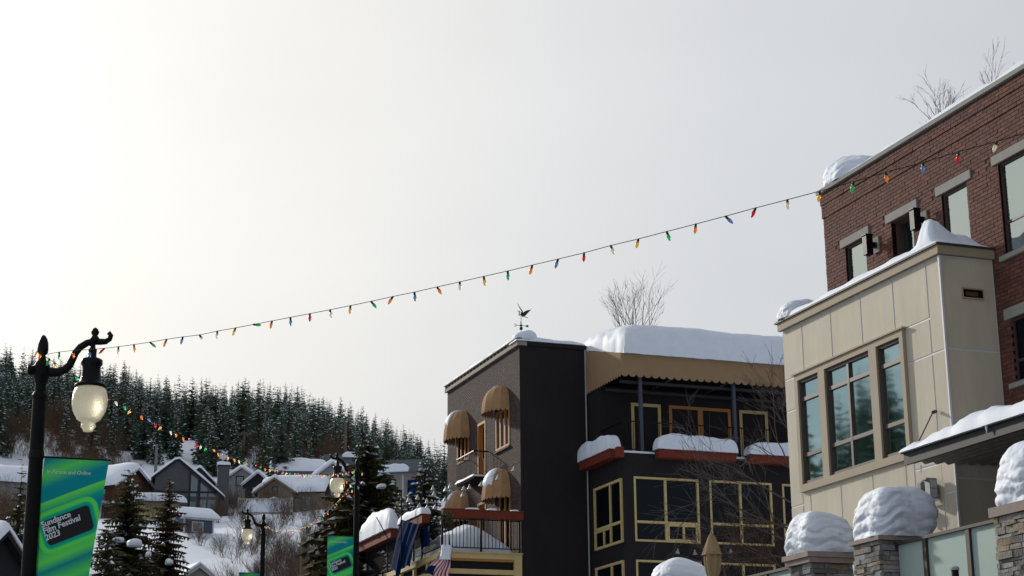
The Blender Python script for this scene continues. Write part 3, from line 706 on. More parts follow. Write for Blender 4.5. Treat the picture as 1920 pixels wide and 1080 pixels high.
# big awning
t = thing('canvas_awning', 'large tan canvas awning with scalloped edge under a thick snow slab', 'awning', (30, 60, 16.1))
m = MB(); x0, x1 = FX-.04, 36
m.add([(x0, 58.5, 16.98), (x1, 58.5, 16.98), (x1, 61.9, 17.82), (x0, 61.9, 17.82), (x0, 58.5, 16.27), (x1, 58.5, 16.27), (x0, 61.9, 16.27)],
      [(0, 1, 2, 3), (4, 5, 1, 0), (6, 4, 0, 3)]); m.build('canopy', AWNB, t)
def scallop(P0, P1, n, drop, th):                    # valance strip with scalloped lower edge
    P0, P1 = Vector(P0), Vector(P1); mb = MB(); d = (P1-P0)
    q = Vector((-d.y, d.x, 0)).normalized()*th
    K = 8
    for i in range(n):
        poly = [P0+d*(i/n), P0+d*((i+1)/n)]
        for k in range(K+1):
            f = 1-k/K; poly.append(P0+d*((i+f)/n)+Vector((0, 0, -drop*(.35+.65*math.sin(math.pi*f)**.6))))
        mb.prism(poly, q)
    return mb
scallop((x0, 58.5, 16.268), (x1, 58.5, 16.268), 34, .17, .012).build('valance', AWNB, t)
scallop((x0, 61.9, 16.268), (x0, 58.5, 16.268), 14, .17, .012).build('valance', AWNB, t)
m = MB()
for x in (x0+.03, 27.9, 30.2, 32.6): m.tube([(x, 58.53, 16.28), (x, 61.85, 16.28)], .02, 6)
m.tube([(x0+.03, 58.54, 16.28), (x1, 58.54, 16.28)], .02, 6); m.build('frame', GREY, t)
def big(u, v):
    x = FX+.02+(36-FX)*u; y = 58.34+4.2*v
    return (x, y, 16.95+.25*(y-58.34) if y < 61.8 else 17.8)
s = snow_sheet(big, 1.22, 80, 30, 61, e=.30, k=10, lump=.09, fq=.55, hump=lambda u, v: -.45*v+.10*math.exp(-((u-.10)/.10)**2)-.05*u)
solo(s, 'snow_slab', SNOW, 'thick smooth slab of snow weighing on the large canvas awning', 'snow', smooth=True)
s = snow_sheet(lambda u, v: (DX-.15+(FX+.1-DX)*u, DY0-.1+.9*v, 18.04), .16, 30, 10, 63, lump=.3)
solo(s, 'roof_snow', SNOW, 'thin snow along the dark parapet between weathervane and canvas awning', 'snow', smooth=True)
s = snow_sheet(lambda u, v: (DX-.12+1.5*v, DY0-.05+(DY1+.1-DY0)*u, 18.162), .16, 50, 10, 65, lump=.9, fq=1.5)
solo(s, 'roof_snow', SNOW, 'patchy snow along the sloping eave above the ochre dome awnings', 'snow', smooth=True)
s = snow_blob(DX-.1, DX+.75, DY0-.1, DY0+.7, 18.12, .36, 67, k=3, lay=.03, top=.3, n=20)
solo(s, 'snow_drift', SNOW, 'snow heap on the roof corner at the foot of the weathervane', 'snow', 'snow drifts on the parapets', smooth=True)
# window boxes with snow
def planter(label, x0, x1, y0, y1, z0, z1, sl, sh, seed, sx=.06, kk=6, ee=.3):
    m = MB(); m.box(x0, x1, y0, y1, z0, z1-.03); m.box(x0-.02, x1+.02, y0-.02, y1+.02, z1-.029, z1)
    solo(m, 'window_box', REDP, label, 'planter', 'red window boxes')
    if sl:
        s = snow_sheet(lambda u, v: (x0-sx+(x1-x0+2*sx)*u, y0-sx+(y1-y0+2*sx)*v, z1), sh, 40 if x1-x0 > 1 else 14, 14 if x1-x0 > 1 else 40, seed, e=ee, k=kk, lump=.18, fq=1.1)
        solo(s, 'snow_heap', SNOW, sl, 'snow', 'snow on the window boxes', smooth=True)
planter('red window box on the side of the loggia beside the downpipe', 25.18, FX-.005, 58.9, 62.2, 13.13, 13.46, 'snow mound on the red box beside the downpipe', .62, 71)
planter('long red window box below the double balcony door', 26.82, 29.95, 58.2, 58.58, 13.1, 13.42, 'long snow mound on red box below the double balcony door', .58, 73)
planter('red window box nearest to the beige bay, behind bare twigs', 30.52, 34.5, 58.2, 58.58, 13.1, 13.42, 'snow mound on the red box nearest to the beige bay', .50, 75)
m = MB(); m.box(25.24, 25.5, 58.35, 58.56, 13.06, 13.44); solo(m, 'window_box', REDP, 'short red box at the corner of the loggia floor', 'planter', 'red window boxes')
# downpipe
m = MB(); px_ = FX-.06; py_ = DY0-.06
m.tube([(px_, py_, 17.85), (px_, py_, 9.2), (px_-.05, py_, 9.0), (px_-.25, py_, 8.85), (px_-2.6, py_, 8.8)], .035, 8); solo(m, 'downpipe', mat('zinc_pipe', (.3, .31, .33), .4, .1, metal=.3), 'thin zinc downpipe at the corner of the dark wall', 'pipe')
# dome awnings
def dome(y0, y1, zr, zt, label, snowp=None):
    c = (y0+y1)/2; a = (y1-y0)/2; b_ = .78; h = zt-zr
    t = thing('dome_awning', label, 'awning', (DX-.3, c, zr-.15), 'ochre dome awnings')
    G_ = 7; m = MB()
    def D(tt, s_):                                   # tt: 0..pi round the plan, s_: 0 rim .. 1 top
        e = s_*math.pi/2; k = math.cos(e)**.75; z = math.sin(e)
        gk = tt/math.pi*G_; i = min(int(gk), G_-1); f_ = gk-i
        A, B = math.pi*i/G_, math.pi*(i+1)/G_; cx = math.cos(A)*(1-f_)+math.cos(B)*f_; cy = math.sin(A)*(1-f_)+math.sin(B)*f_
        return Vector((DX-.008-b_*cy*k, c-a*cx*(k**.9), zr+h*z))
    for i in range(G_):
        m.grid(lambda u, v: D(math.pi*(i+.001+.998*u)/G_, v*.985), 1, 10)
    m.build('canopy', AWN, t)
    m = MB()
    for i in range(G_):
        P0, P1 = D(math.pi*i/G_+1e-4, 0), D(math.pi*(i+1)/G_-1e-4, 0); k = scallop(P0, P1, 2, .15, .008); m.add(k.v, k.f)
    m.build('valance', AWN, t)
    if snowp:
        ta, tb, sa, sb_, th, lab = snowp; m = MB()
        def fn(u, v):
            tt, s_ = math.pi*(ta+(tb-ta)*u), sa+(sb_-sa)*v
            ed = (max(0, ss(u, 3)*ss(v, 3)))**.4
            tt += .10*fbm((v*4, u, c), 3)*(1 if u > .5 else .6); s_ += .10*fbm((u*5, v, c+3), 3)
            P = D(max(.02, min(3.12, tt)), max(.02, min(.985, s_))); n = Vector((P.x-DX-.1, (P.y-c)*.5, (P.z-zr)*1.0)); n.normalize()
            return P+n*(th*ed+.006*(1 if ed > 0 else -1))
        m.grid(fn, 16, 16); solo(m, 'snow_patch', SNOW, lab, 'snow', 'snow patches on the dome awnings', smooth=True)
dome(63.05, 64.9, 15.70, 16.66, 'upper ochre dome awning nearest the dark corner', (.38, .56, .80, .97, .05, 'tiny snow remnant on top of the upper near dome awning'))
dome(67.9, 69.75, 15.5, 16.65, 'upper ochre dome awning at the far end of the brick wall', (.42, .82, .28, .96, .06, 'snow patch on the far upper dome awning'))
dome(63.03, 64.95, 12.32, 13.4, 'lower ochre dome awning nearest the dark corner, half under snow', (.3, .8, .25, .97, .07, 'large snow patch on the near lower dome awning'))
dome(67.94, 69.9, 12.1, 13.33, 'lower ochre dome awning at the far end above the red box', (.42, .6, .45, .93, .04, 'narrow snow streak on the far lower dome awning'))
# small balcony
t = thing('iron_balcony', 'small iron balcony in front of the orange door on brick wall', 'balcony', (22.5, 66.5, 13.3))
m = MB(); m.box(22.15, DX-.01, 65.45, 67.65, 13.28, 13.36); m.build('platform', BLACK, t)
m = MB(); m.tube([(DX-.02, 65.47, 14.36), (22.17, 65.47, 14.36), (22.17, 67.63, 14.36), (DX-.02, 67.63, 14.36)], .028, 6); m.tube([(DX-.02, 65.47, 13.45), (22.17, 65.47, 13.45), (22.17, 67.63, 13.45), (DX-.02, 67.63, 13.45)], .012, 6); m.build('rail', BLACK, t)
bm_ = MB(); bm_.tube([(0, 0, 0), (0, 0, 1.0)], .014, 4); me = bm_.mesh('baluster', BLACK)
for i in range(15): inst('baluster', me, t, Vector((22.17, 65.47+2.16*i/14, 13.36))-t.location)
for i in range(1, 5): inst('baluster', me, t, Vector((22.17+.6*i/5, 65.47, 13.36))-t.location)
s = snow_sheet(lambda u, v: (22.1+.72*v, 65.4+2.3*u, 13.362), .14, 20, 10, 81, lump=.5); solo(s, 'snow_patch', SNOW, 'snow on the floor of the small iron balcony', 'snow', smooth=True)
# terrace
TXL, TYF = 19.7, 61.8
t = thing('wooden_terrace', 'raised terrace with pale yellow timber fascia below black railing', 'terrace', (21.2, 66, GD))
m = MB(); m.box(TXL, DX-.03, TYF+.05, 72.6, 9.7, 9.85); m.build('deck', BLACK, t)
m = MB(); m.box(TXL+.1, DX-.03, TYF+.15, 72.5, GD-1, 9.69); m.build('base_wall', DSTUC, t)
m = MB(); m.box(TXL-.05, DX-.03, TYF-.03, TYF+.14, 9.66, 9.86); m.build('beam', YWOOD, t)
m = MB(); m.box(TXL-.12, DX-.02, TYF-.1, TYF+.1, 9.861, 9.9); m.build('trim_board', YWOOD, t)
m = MB(); m.box(TXL-.03, DX-.33, TYF, TYF+.14, 9.575, 9.659); m.build('board', OWOOD, t)
m = MB(); m.box(TXL-.03, DX-.33, TYF, TYF+.14, 9.10, 9.28); m.build('beam', YWOOD, t)
m = MB(); m.box(DX-.33, DX-.03, TYF-.02, TYF+.14, 9.0, 9.659); m.build('post', YWOOD, t)
m = MB(); m.box(TXL-.03, DX-.03, TYF, TYF+.14, 8.6, 8.99); m.build('board', OWOOD, t)
m = MB(); m.box(TXL-.1, TXL+.08, TYF+.145, 72.6, 9.66, 9.86); m.build('beam', YWOOD, t)
m = MB(); m.box(TXL-.06, TXL+.08, TYF+.145, 72.6, 9.1, 9.3); m.build('beam', YWOOD, t)
for y in (63.5, 65.2, 67.0, 69, 71):
    m = MB(); m.box(TXL-.05, TXL+.07, y, y+.16, 9.301, 9.659); m.build('post', YWOOD, t)
railing('terrace_railing', 'black terrace railing facing the camera below the red beam', (TXL, TYF+.08), (DX-.04, TYF+.08), 9.98, 11.12, .135, posts=(0.02, 1.52, 3.02), r=.011)
railing('terrace_railing', 'black terrace railing running back along the street side', (TXL, TYF+.2), (TXL, 72.4), 9.98, 11.12, .135, posts=(3.4, 7.0, 10), r=.011)
planter('long red box on the front terrace railing below the dome awning', TXL-.03, DX-.03, TYF-.22, TYF+.02, 11.12, 11.43, None, 0, 0)
for i, (a, b_) in enumerate(((20.55, 21.05), (21.4, 21.75), (22.3, 22.6))):
    s = snow_sheet(lambda u, v: (a+(b_-a)*u, TYF-.24+.28*v, 11.431), .08, 12, 8, 90+i, lump=.5); solo(s, 'snow_patch', SNOW, ('left', 'middle', 'right')[i]+' one of three thin snow scraps on the front red box', 'snow', 'snow scraps on the front red box', smooth=True)
planter('red box hung on the far end of the street side terrace railing', TXL-.32, TXL-.03, 67.5, 72.3, 11.12, 11.48, 'big humped snow load on the farthest red terrace box', 1.0, 95, .12, 2.6, .42)
planter('shorter red box on the street side terrace railing next to corner', TXL-.32, TXL-.03, 63.3, 66.4, 11.12, 11.46, 'snow sliding off the shorter red terrace box', .34, 97, .05)
s = snow_sheet(lambda u, v: (TXL+.15+2.7*u, TYF+.3+9*v, 9.851), .75, 40, 40, 101, lump=.3, fq=.6, k=6, hump=lambda u, v: .65*math.exp(-((u-.45)/.28)**2)*math.exp(-((v-.2)/.3)**2))
solo(s, 'snow_bank', SNOW, 'heap of snow filling the terrace behind the black railing', 'snow', smooth=True)
# blue cloth over the side railing
t = thing('blue_flag', 'dark blue flag hanging limp from the terrace railing beside red boxes', 'flag', (19.2, 66.4, 9.2))
m = MB(); pole0, pole1 = Vector((19.3, 66.2, 10.2)), Vector((18.55, 66.6, 11.75)); m.tube([pole0, pole1], .02, 8); m.build('pole', BLACK, t)
tA, tB = onx(762, 973, 19.2), onx(776, 1005, 19.2)
qa = [onx(*p_, 19.2) for p_ in ((752, 974), (786, 984), (737, 1064), (768, 1074))]
def fl(u, v):
    u2 = u; P = (qa[0]*(1-u2)+qa[1]*u2)*(1-v)+(qa[2]*(1-u2)+qa[3]*u2)*v
    f_ = math.sin(u*9+v*3)*.06*(.35+.65*v)+.03*math.sin(u*23+4*v)
    P = P+Vector((f_-.10*math.sin(math.pi*v*.8)*(1-.5*u), .16*math.sin(u*9+1+2*v)*(.3+v), -.22*math.sin(u*5.5)*v+.05*math.sin(u*14)*v))
    return P
m = MB(); m.grid(fl, 44, 24); m.grid(lambda u, v: fl(u, v)+Vector((.012, 0, 0)), 44, 24, flip=True); m.build('cloth', NAVY, t, smooth=True)
# striped flag with snow
tm = bpy.data.materials.new('striped_cloth'); tm.use_nodes = True; tt_ = tm.node_tree; b_ = tt_.nodes['Principled BSDF']; b_.inputs['Roughness'].default_value = .9
uvn = tt_.nodes.new('ShaderNodeUVMap'); sx_ = tt_.nodes.new('ShaderNodeSeparateXYZ'); ml = tt_.nodes.new('ShaderNodeMath'); ml.operation = 'MULTIPLY'; ml.inputs[1].default_value = 6.5
fr_ = tt_.nodes.new('ShaderNodeMath'); fr_.operation = 'FRACT'; gt = tt_.nodes.new('ShaderNodeMath'); gt.operation = 'GREATER_THAN'; gt.inputs[1].default_value = .5
mxc = tt_.nodes.new('ShaderNodeMix'); mxc.data_type = 'RGBA'; mxc.inputs[6].default_value = (.36, .02, .04, 1); mxc.inputs[7].default_value = (.62, .60, .62, 1)
for a, b2 in ((uvn.outputs[0], sx_.inputs[0]), (sx_.outputs[0], ml.inputs[0]), (ml.outputs[0], fr_.inputs[0]), (fr_.outputs[0], gt.inputs[0]), (gt.outputs[0], mxc.inputs[0]), (mxc.outputs[2], b_.inputs['Base Color'])): tt_.links.new(a, b2)
t = thing('striped_flag', 'red and white striped flag with blue canton drooping under a clump of snow', 'flag', (19.3, 61.3, 9.0))
qa2 = [ony(*p_, 61.4) for p_ in ((822, 1040), (843, 1044), (795, 1076), (842, 1094))]
def fl2(u, v):
    P = (qa2[0]*(1-u)+qa2[1]*u)*(1-v)+(qa2[2]*(1-u)+qa2[3]*u)*v
    return P+Vector((.03*math.sin(v*7), .09*math.sin(u*9+v*3), .05*math.sin(u*8)*v))
m = MB(); m.grid(fl2, 24, 16); o = m.build('cloth', tm, t, smooth=True)
uvl = o.data.uv_layers.new(name='UVMap')
for lp in o.data.loops:
    vi = lp.vertex_index; i_, j_ = vi % 25, vi//25; uvl.data[lp.index].uv = (i_/24+.18*j_/16, j_/16)
m = MB(); m.grid(lambda u, v: fl2(u*.3, .55+.45*v)+Vector((0, -.012, 0)), 6, 6); m.build('canton', NAVY, t, smooth=True)
pa, pb = ony(842, 1002, 61.45), ony(846, 1062, 61.45); m = MB(); m.tube([pb, pa], .022, 8); m.build('pole', BLACK, t)
c = ony(834, 1046, 61.45); s = snow_blob(c.x-.24, c.x+.2, c.y-.18, c.y+.15, c.z-.08, .62, 111, k=2, lay=.03, over=-.2, n=18, skew=(.12, 0), top=.5)
solo(s, 'snow_heap', SNOW, 'clump of snow sitting on top of the striped flag', 'snow', smooth=True)
# weathervane
S_ = 66.2/3332/.965*.995
wv = thing('weathervane', 'copper bird weathervane with spread wings on the roof corner', 'weathervane', (22.93, 62.2, 18.45))
O_ = ony(977.3, 621, 62.2); rx = RT
def wp(px, py, d=0): return O_+Vector((1, 0, 0))*((px-450)/12*S_*1.06)+Vector((0, 0, 1))*(-(py-735)/12*S_)+Vector((0, d, 0))
m = MB(); m.tube([wp(450, 790), wp(450, 370)], .011, 6); m.build('rod', COPP, wv)
m = MB(); m.lathe(wp(448, 670), [(.0, -.075), (.05, -.055), (.07, 0), (.05, .055), (0, .075)], 14); m.lathe(wp(446, 600), [(0, -.05), (.045, -.03), (.055, 0), (.045, .03), (0, .05)], 14); m.lathe(wp(446, 535), [(0, -.045), (.028, -.02), (.018, .03), (0, .06)], 10); m.build('ball', COPP, wv, smooth=True)
m = MB(); m.tube([wp(335, 605), wp(580, 605)], .011, 6); m.build('arm', COPP, wv)
m = MB()
for q in ([(285, 580), (335, 580)], [(285, 630), (335, 630)], [(332, 580), (332, 632)]): m.tube([wp(*q[0]), wp(*q[1])], .010, 5)
m.build('letter', COPP, wv)
m = MB(); m.prism([wp(560, 585, -.01), wp(625, 580, -.01), wp(600, 605, -.01), wp(625, 632, -.01), wp(560, 628, -.01)], (0, .02, 0)); m.build('arrowhead', COPP, wv)
m = MB(); m.tube([wp(455, 290), wp(475, 330), wp(500, 365), wp(525, 385)], [.03, .07, .06, .02], 10); m.build('body', COPP, wv, smooth=True)
m = MB(); m.tube([wp(460, 320), wp(440, 350), wp(412, 368), wp(400, 345), wp(415, 310), wp(425, 285), wp(405, 272), wp(355, 268)], [.03, .022, .02, .02, .02, .022, .02, .003], 8); m.build('neck', COPP, wv, smooth=True)
m = MB(); m.prism([wp(x_, y_, -.12+.0*x_) for x_, y_ in ((345, 100), (385, 165), (425, 225), (470, 285), (462, 330), (430, 270), (395, 210), (365, 150))], (0, .02, 0)); m.build('wing', COPP, wv)
m = MB(); m.prism([wp(x_, y_, .06) for x_, y_ in ((708, 195), (655, 245), (620, 285), (585, 330), (545, 370), (500, 390), (465, 345), (490, 300), (545, 255), (600, 225), (640, 215))], (0, .02, 0)); m.build('wing', COPP, wv)
m = MB(); m.tube([wp(515, 383), wp(560, 405), wp(595, 410), wp(608, 392)], [.012, .010, .012, .004], 6); m.build('leg', COPP, wv)

# ------------------------------------------------------------------ street lamps with banners
def print_mat():
    m = bpy.data.materials.new('banner_print'); m.use_nodes = True; t = m.node_tree; b = t.nodes['Principled BSDF']; L = t.links.new
    b.inputs['Roughness'].default_value = .6; b.inputs['Specular IOR Level'].default_value = .25
    def n(k, op=None, v=None, **kw):
        q = t.nodes.new(k)
        if op: q.operation = op
        for a, c in kw.items(): setattr(q, a, c)
        if v is not None: q.inputs[1].default_value = v
        return q
    uv = n('ShaderNodeUVMap'); mpn = n('ShaderNodeMapping', vector_type='POINT')
    mpn.vector_type = 'TEXTURE'; mpn.inputs['Location'].default_value = (.395, -.80, 0); mpn.inputs['Rotation'].default_value = (0, 0, R(24))
    L(uv.outputs[0], mpn.inputs[0])
    ab = n('ShaderNodeVectorMath', 'ABSOLUTE'); L(mpn.outputs[0], ab.inputs[0])
    sb = n('ShaderNodeVectorMath', 'SUBTRACT'); sb.inputs[1].default_value = (.245, .105, 0); L(ab.outputs[0], sb.inputs[0])
    mx = n('ShaderNodeVectorMath', 'MAXIMUM'); mx.inputs[1].default_value = (0, 0, 0); L(sb.outputs[0], mx.inputs[0])
    ln = n('ShaderNodeVectorMath', 'LENGTH'); L(mx.outputs[0], ln.inputs[0])
    rp = n('ShaderNodeValToRGB'); e = rp.color_ramp.elements; rp.color_ramp.interpolation = 'EASE'
    e[0].position = 0; e[0].color = (.008, .009, .012, 1); e[1].position = 1; e[1].color = (.0, .09, .13, 1)
    for p, c in ((.048, (0.008, 0.009, 0.012)), (.056, (0, 0.155, 0.136)), (.085, (0, 0.198, 0.124)), (.115, (0.0496, 0.341, 0.0496)), (.155, (0.0372, 0.322, 0.0558)), (.162, (0, 0.136, 0.136))):
        q = e.new(p); q.color = c+(1,)
    L(ln.outputs['Value'], rp.inputs[0])
    sp = n('ShaderNodeSeparateXYZ'); L(mpn.outputs[0], sp.inputs[0])
    ma = n('ShaderNodeMapRange'); ma.inputs['From Min'].default_value = -.75; ma.inputs['From Max'].default_value = .85; L(sp.outputs[1], ma.inputs[0])
    r2 = n('ShaderNodeValToRGB'); f = r2.color_ramp.elements
    f[0].position = 0; f[0].color = (.0, .10, .14, 1); f[1].position = 1; f[1].color = (.0, .11, .15, 1)
    for p, c in ((.10, (0.0372, 0.31, 0.0496)), (.20, (0, 0.118, 0.136)), (.27, (0.0496, 0.335, 0.0558)), (.36, (0.0186, 0.236, 0.0744)), (.47, (0, 0.093, 0.167)), (.58, (0, 0.112, 0.174)), (.625, (0, 0.174, 0.124)), (.70, (0.062, 0.36, 0.0434)), (.705, (0, 0.124, 0.149)), (.80, (0, 0.118, 0.167)), (.90, (0.0434, 0.31, 0.0558))):
        q = f.new(p); q.color = c+(1,)
    L(ma.outputs[0], r2.inputs[0])
    gt = n('ShaderNodeMath', 'LESS_THAN', .158); L(ln.outputs['Value'], gt.inputs[0])
    mi = n('ShaderNodeMix'); mi.data_type = 'RGBA'; L(gt.outputs[0], mi.inputs[0]); L(r2.outputs[0], mi.inputs[6]); L(rp.outputs[0], mi.inputs[7])
    L(mi.outputs[2], b.inputs['Base Color'])
    tr = n('ShaderNodeBsdfTranslucent'); sh = n('ShaderNodeMixShader'); sh.inputs[0].default_value = .5
    L(mi.outputs[2], tr.inputs[0]); L(b.outputs[0], sh.inputs[1]); L(tr.outputs[0], sh.inputs[2]); L(sh.outputs[0], t.nodes['Material Output'].inputs[0]); return m
BPR = print_mat(); LET = mat('white_print', (.62, .70, .74), .6, .03); LET2 = mat('pale_green_print', (.40, .60, .45), .6, .03)
def text_mesh(body, size):
    c = bpy.data.curves.new('lettering', 'FONT'); c.body = body; c.size = size; c.offset = size*.022; c.resolution_u = 3; c.space_line = .82; c.space_character = .96
    o = bpy.data.objects.new('lettering', c); COL.objects.link(o)
    dg = bpy.context.evaluated_depsgraph_get(); dg.update(); me = bpy.data.meshes.new_from_object(o.evaluated_get(dg))
    vs = [tuple(v.co) for v in me.vertices]; fs = [tuple(p.vertices) for p in me.polygons]
    bpy.data.objects.remove(o); bpy.data.meshes.remove(me); bpy.data.curves.remove(c); return vs, fs
def banner(t_loc, x_in, ztop, sgn, label, W=.76, H=1.75, twist=(0, 0)):
    """x_in: edge next to the post; the print reads from the left edge, seen from -y"""
    xl = x_in if sgn > 0 else x_in-W
    t = thing('banner', label, 'banner', (xl+W/2, t_loc.y, ztop-H), 'green festival banners on the street lamps')
    def S(u, v, off=0):                               # u metres from left, v metres down
        k = v/H; wv_ = .012*math.sin(u*7+v*4)
        uu = u if sgn > 0 else u
        x = xl+uu*(1-twist[0]*k)+twist[1]*k; y = t_loc.y+wv_-off+.25*k*twist[0]*(uu-W/2)*3
        return Vector((x, y, ztop-v))
    m = MB(); nu, nv = 14, 30
    m.grid(lambda u, v: S(u*W, v*H), nu, nv, flip=True)
    o = m.build('cloth', BPR, t, smooth=True); uvl = o.data.uv_layers.new(name='UVMap')
    for lp in o.data.loops:
        q = lp.vertex_index % ((nu+1)*(nv+1)); i_, j_ = q % (nu+1), q//(nu+1); uvl.data[lp.index].uv = (i_/nu*W, -j_/nv*H)
    for body, size, ang, pos, mt in (('In-Person and Online', .0635, 0, (.045, .185), LET2), ('Sundance\nFilm Festival\n2023', .102, 24, (.07, .845), LET)):
        vs, fs = text_mesh(body, size); ca, sa = math.cos(R(ang)), math.sin(R(ang)); m = MB()
        m.add([S(pos[0]+x*ca-y*sa, pos[1]-(x*sa+y*ca), .003) for x, y, z in vs], fs); m.build('lettering', mt, t)
    m = MB(); m.tube([(x_in-.09*sgn, t_loc.y, ztop+.008), (x_in+(W+.02)*sgn, t_loc.y, ztop+.008)], .012, 8); m.build('rod', BLACK, t)
    return t
def street_lamp(hub, sgn, label, gz, lean=0):
    t = thing('street_lamp', label, 'street lamp', (hub.x, hub.y, gz), 'black street lamps with teardrop globes')
    hx, hy, hz = hub
    m = MB(); H_ = hz-gz
    m.lathe((hx, hy, gz), [(.24, 0), (.24, .18), (.19, .25), (.16, .7), (.13, .8), (.105, .9), (.092, 1.0), (.082, H_-.36), (.092, H_-.34), (.097, H_-.31), (.085, H_-.28), (.07, H_-.26), (.065, H_-.16), (.085, H_-.10), (.1, H_-.06), (.1, H_+.05), (.075, H_+.10), (.05, H_+.13)], 20); m.build('pole', WORN, t)
    m = MB(); m.lathe((hx, hy, hz+.10), [(.05, 0), (.045, .06), (.035, .09), (.06, .12), (.067, .16), (.062, .24), (.045, .30), (.022, .335), (0, .35)], 16); m.build('finial', BLACK, t, smooth=True)
    P = lambda dx, dz: (hx+dx*sgn, hy, hz+dz)
    m = MB()
    cp = [(0, 0), (.10, -.012), (.19, -.008), (.27, .03), (.325, .09), (.355, .165), (.385, .245), (.44, .325), (.52, .385), (.60, .41), (.68, .412), (.745, .42), (.79, .455), (.80, .50), (.78, .525), (.765, .51)]
    m.tube([P(*c) for c in cp], [.062, .06, .056, .052, .05, .048, .046, .044, .042, .042, .04, .036, .032, .034, .036, .02], 10)
    m.tube([P(-.01, 0), P(-.13, 0), P(-.145, 0), P(-.17, 0)], [.06, .055, .07, .05], 10); m.build('arm', BLACK, t, smooth=True)
    gx = .61
    m = MB(); m.lathe(P(gx, .40), [(.05, 0), (.06, .04), (.045, .07), (.03, .085), (.045, .105), (.05, .13), (.035, .165), (.012, .185), (0, .19)], 12); m.build('finial', BLACK, t, smooth=True)
    gx = .59
    m = MB(); m.lathe(P(gx, -.145), [(.185, -.03), (.195, 0), (.18, .015), (.155, .02), (.135, .05), (.12, .12), (.11, .20), (.112, .24), (.13, .265), (.13, .32), (.105, .335), (.06, .345), (.05, .38), (.055, .45), (.035, .47), (.032, .53), (.05, .56)][::1], 20); m.build('fitter', BLACK, t, smooth=True)
    m = MB(); pr = [(.155, -.155), (.185, -.19), (.205, -.25), (.213, -.33), (.21, -.40), (.195, -.465), (.172, -.515), (.15, -.545), (.148, -.56), (.125, -.58), (.092, -.598), (.08, -.615), (.088, -.635), (.09, -.66), (.075, -.675), (.07, -.685), (.055, -.715), (.0, -.722)]
    m.lathe(P(gx, 0), pr[::-1], 28); m.build('globe', GLOBE, t, smooth=True)
    for dz in (-1.03, -2.85):
        m = MB(); m.lathe((hx, hy, hz+dz), [(.092, -.05), (.096, 0), (.092, .05)], 16); m.build('clamp', BLACK, t)
    return t
h1 = at(78, 695, 21.0); street_lamp(h1, 1, 'nearest black street lamp with big yellowish globe and a tall banner', .06*h1.y)
banner(h1, h1.x+.10, h1.z-1.06, 1, 'nearest large green and blue banner on the closest lamp post', twist=(.14, -.10))
k2 = 51; h2 = at(670, 888, k2); street_lamp(h2, -1, 'black street lamp in front of the big dark spruce', .06*h2.y)
banner(h2, h2.x-.085, at(640, 1007, k2).z, -1, 'green and blue banner half cut off in front of the dark spruce')
h3 = at(494, 985, 65); street_lamp(h3, -1, 'farthest street lamp standing before the snowy slope', .06*h3.y)
banner(h3, h3.x-.085, at(470, 1075.5, 65).z, -1, 'farthest banner of which only the top edge shows')

# ------------------------------------------------------------------ string lights
BC = {'c': (.72, .68, .52), 'a': (.80, .47, .10), 'g': (.03, .45, .15), 'o': (.80, .25, .03), 'b': (.12, .26, .50), 'r': (.65, .02, .03)}
def bulbmat(k, c, lit):
    m = bpy.data.materials.new(k); m.use_nodes = True; b = m.node_tree.nodes['Principled BSDF']
    b.inputs['Base Color'].default_value = c+(1,); b.inputs['Roughness'].default_value = .25; b.inputs['Transmission Weight'].default_value = .55; b.inputs['IOR'].default_value = 1.2
    if lit: b.inputs['Emission Color'].default_value = c+(1,); b.inputs['Emission Strength'].default_value = lit
    return m
nmz = {'c': 'clear', 'a': 'amber', 'g': 'green', 'o': 'orange', 'b': 'blue', 'r': 'red'}
BM = {k: bulbmat(nmz[k]+'_bulb', c, .12) for k, c in BC.items()}
BML = {k: bulbmat(nmz[k]+'_lit_bulb', c, .42) for k, c in BC.items()}
_b = MB(); _b.lathe((0, 0, 0), [(.009, -.030), (.0145, -.036), (.0165, -.048), (.0155, -.062), (.011, -.080), (.004, -.094), (0, -.097)][::-1], 10)
BME = {k: _b.mesh('bulb', BM[k], smooth=True) for k in BC}; BMEL = {k: _b.mesh('bulb', BML[k], smooth=True) for k in BC}
_s = MB(); _s.lathe((0, 0, 0), [(.010, -.038), (.0115, -.034), (.0115, -.006), (.006, .004)], 10); SME = _s.mesh('socket', mat('dark_green_socket', (.01, .014, .012), .5))
def light_string(label, pts, bulbs, wire_r=.0038, lit=False, size=1.0, sag=0):
    """pts: wire points in space; bulbs: (point, colour, tilt in view, tilt away)"""
    c = sum(pts, Vector())/len(pts); t = thing('string_lights', label, 'string lights', (c.x, c.y, min(p.z for p in pts)), 'strings of coloured bulbs over the street')
    m = MB(); m.tube(pts, wire_r, 5); m.build('wire', BLACK, t)
    for p, k, a, b_ in bulbs:
        o = inst('bulb', (BMEL if lit else BME)[k], t, p-t.location, 0, size)
        o.rotation_mode = 'QUATERNION'
        q = Matrix.Rotation(-R(a), 4, FW) @ Matrix.Rotation(R(b_), 4, RT); o.rotation_quaternion = q.to_quaternion()
        s_ = bpy.data.objects.new('socket', SME); COL.objects.link(s_); s_.parent = o
    return t
PA, PBe = at(95, 664, 20.95), at(1920, 246, 0.5)
far = Vector((7.9, 11.7, 0)); dv = Vector((far.x-PA.x, far.y-PA.y, 0)); nrm = Vector((-dv.y, dv.x, 0)).normalized()
def onw(px, py):
    d = ray(px, py); tt = (PA-CAM).dot(nrm)/d.dot(nrm); return CAM+d*tt
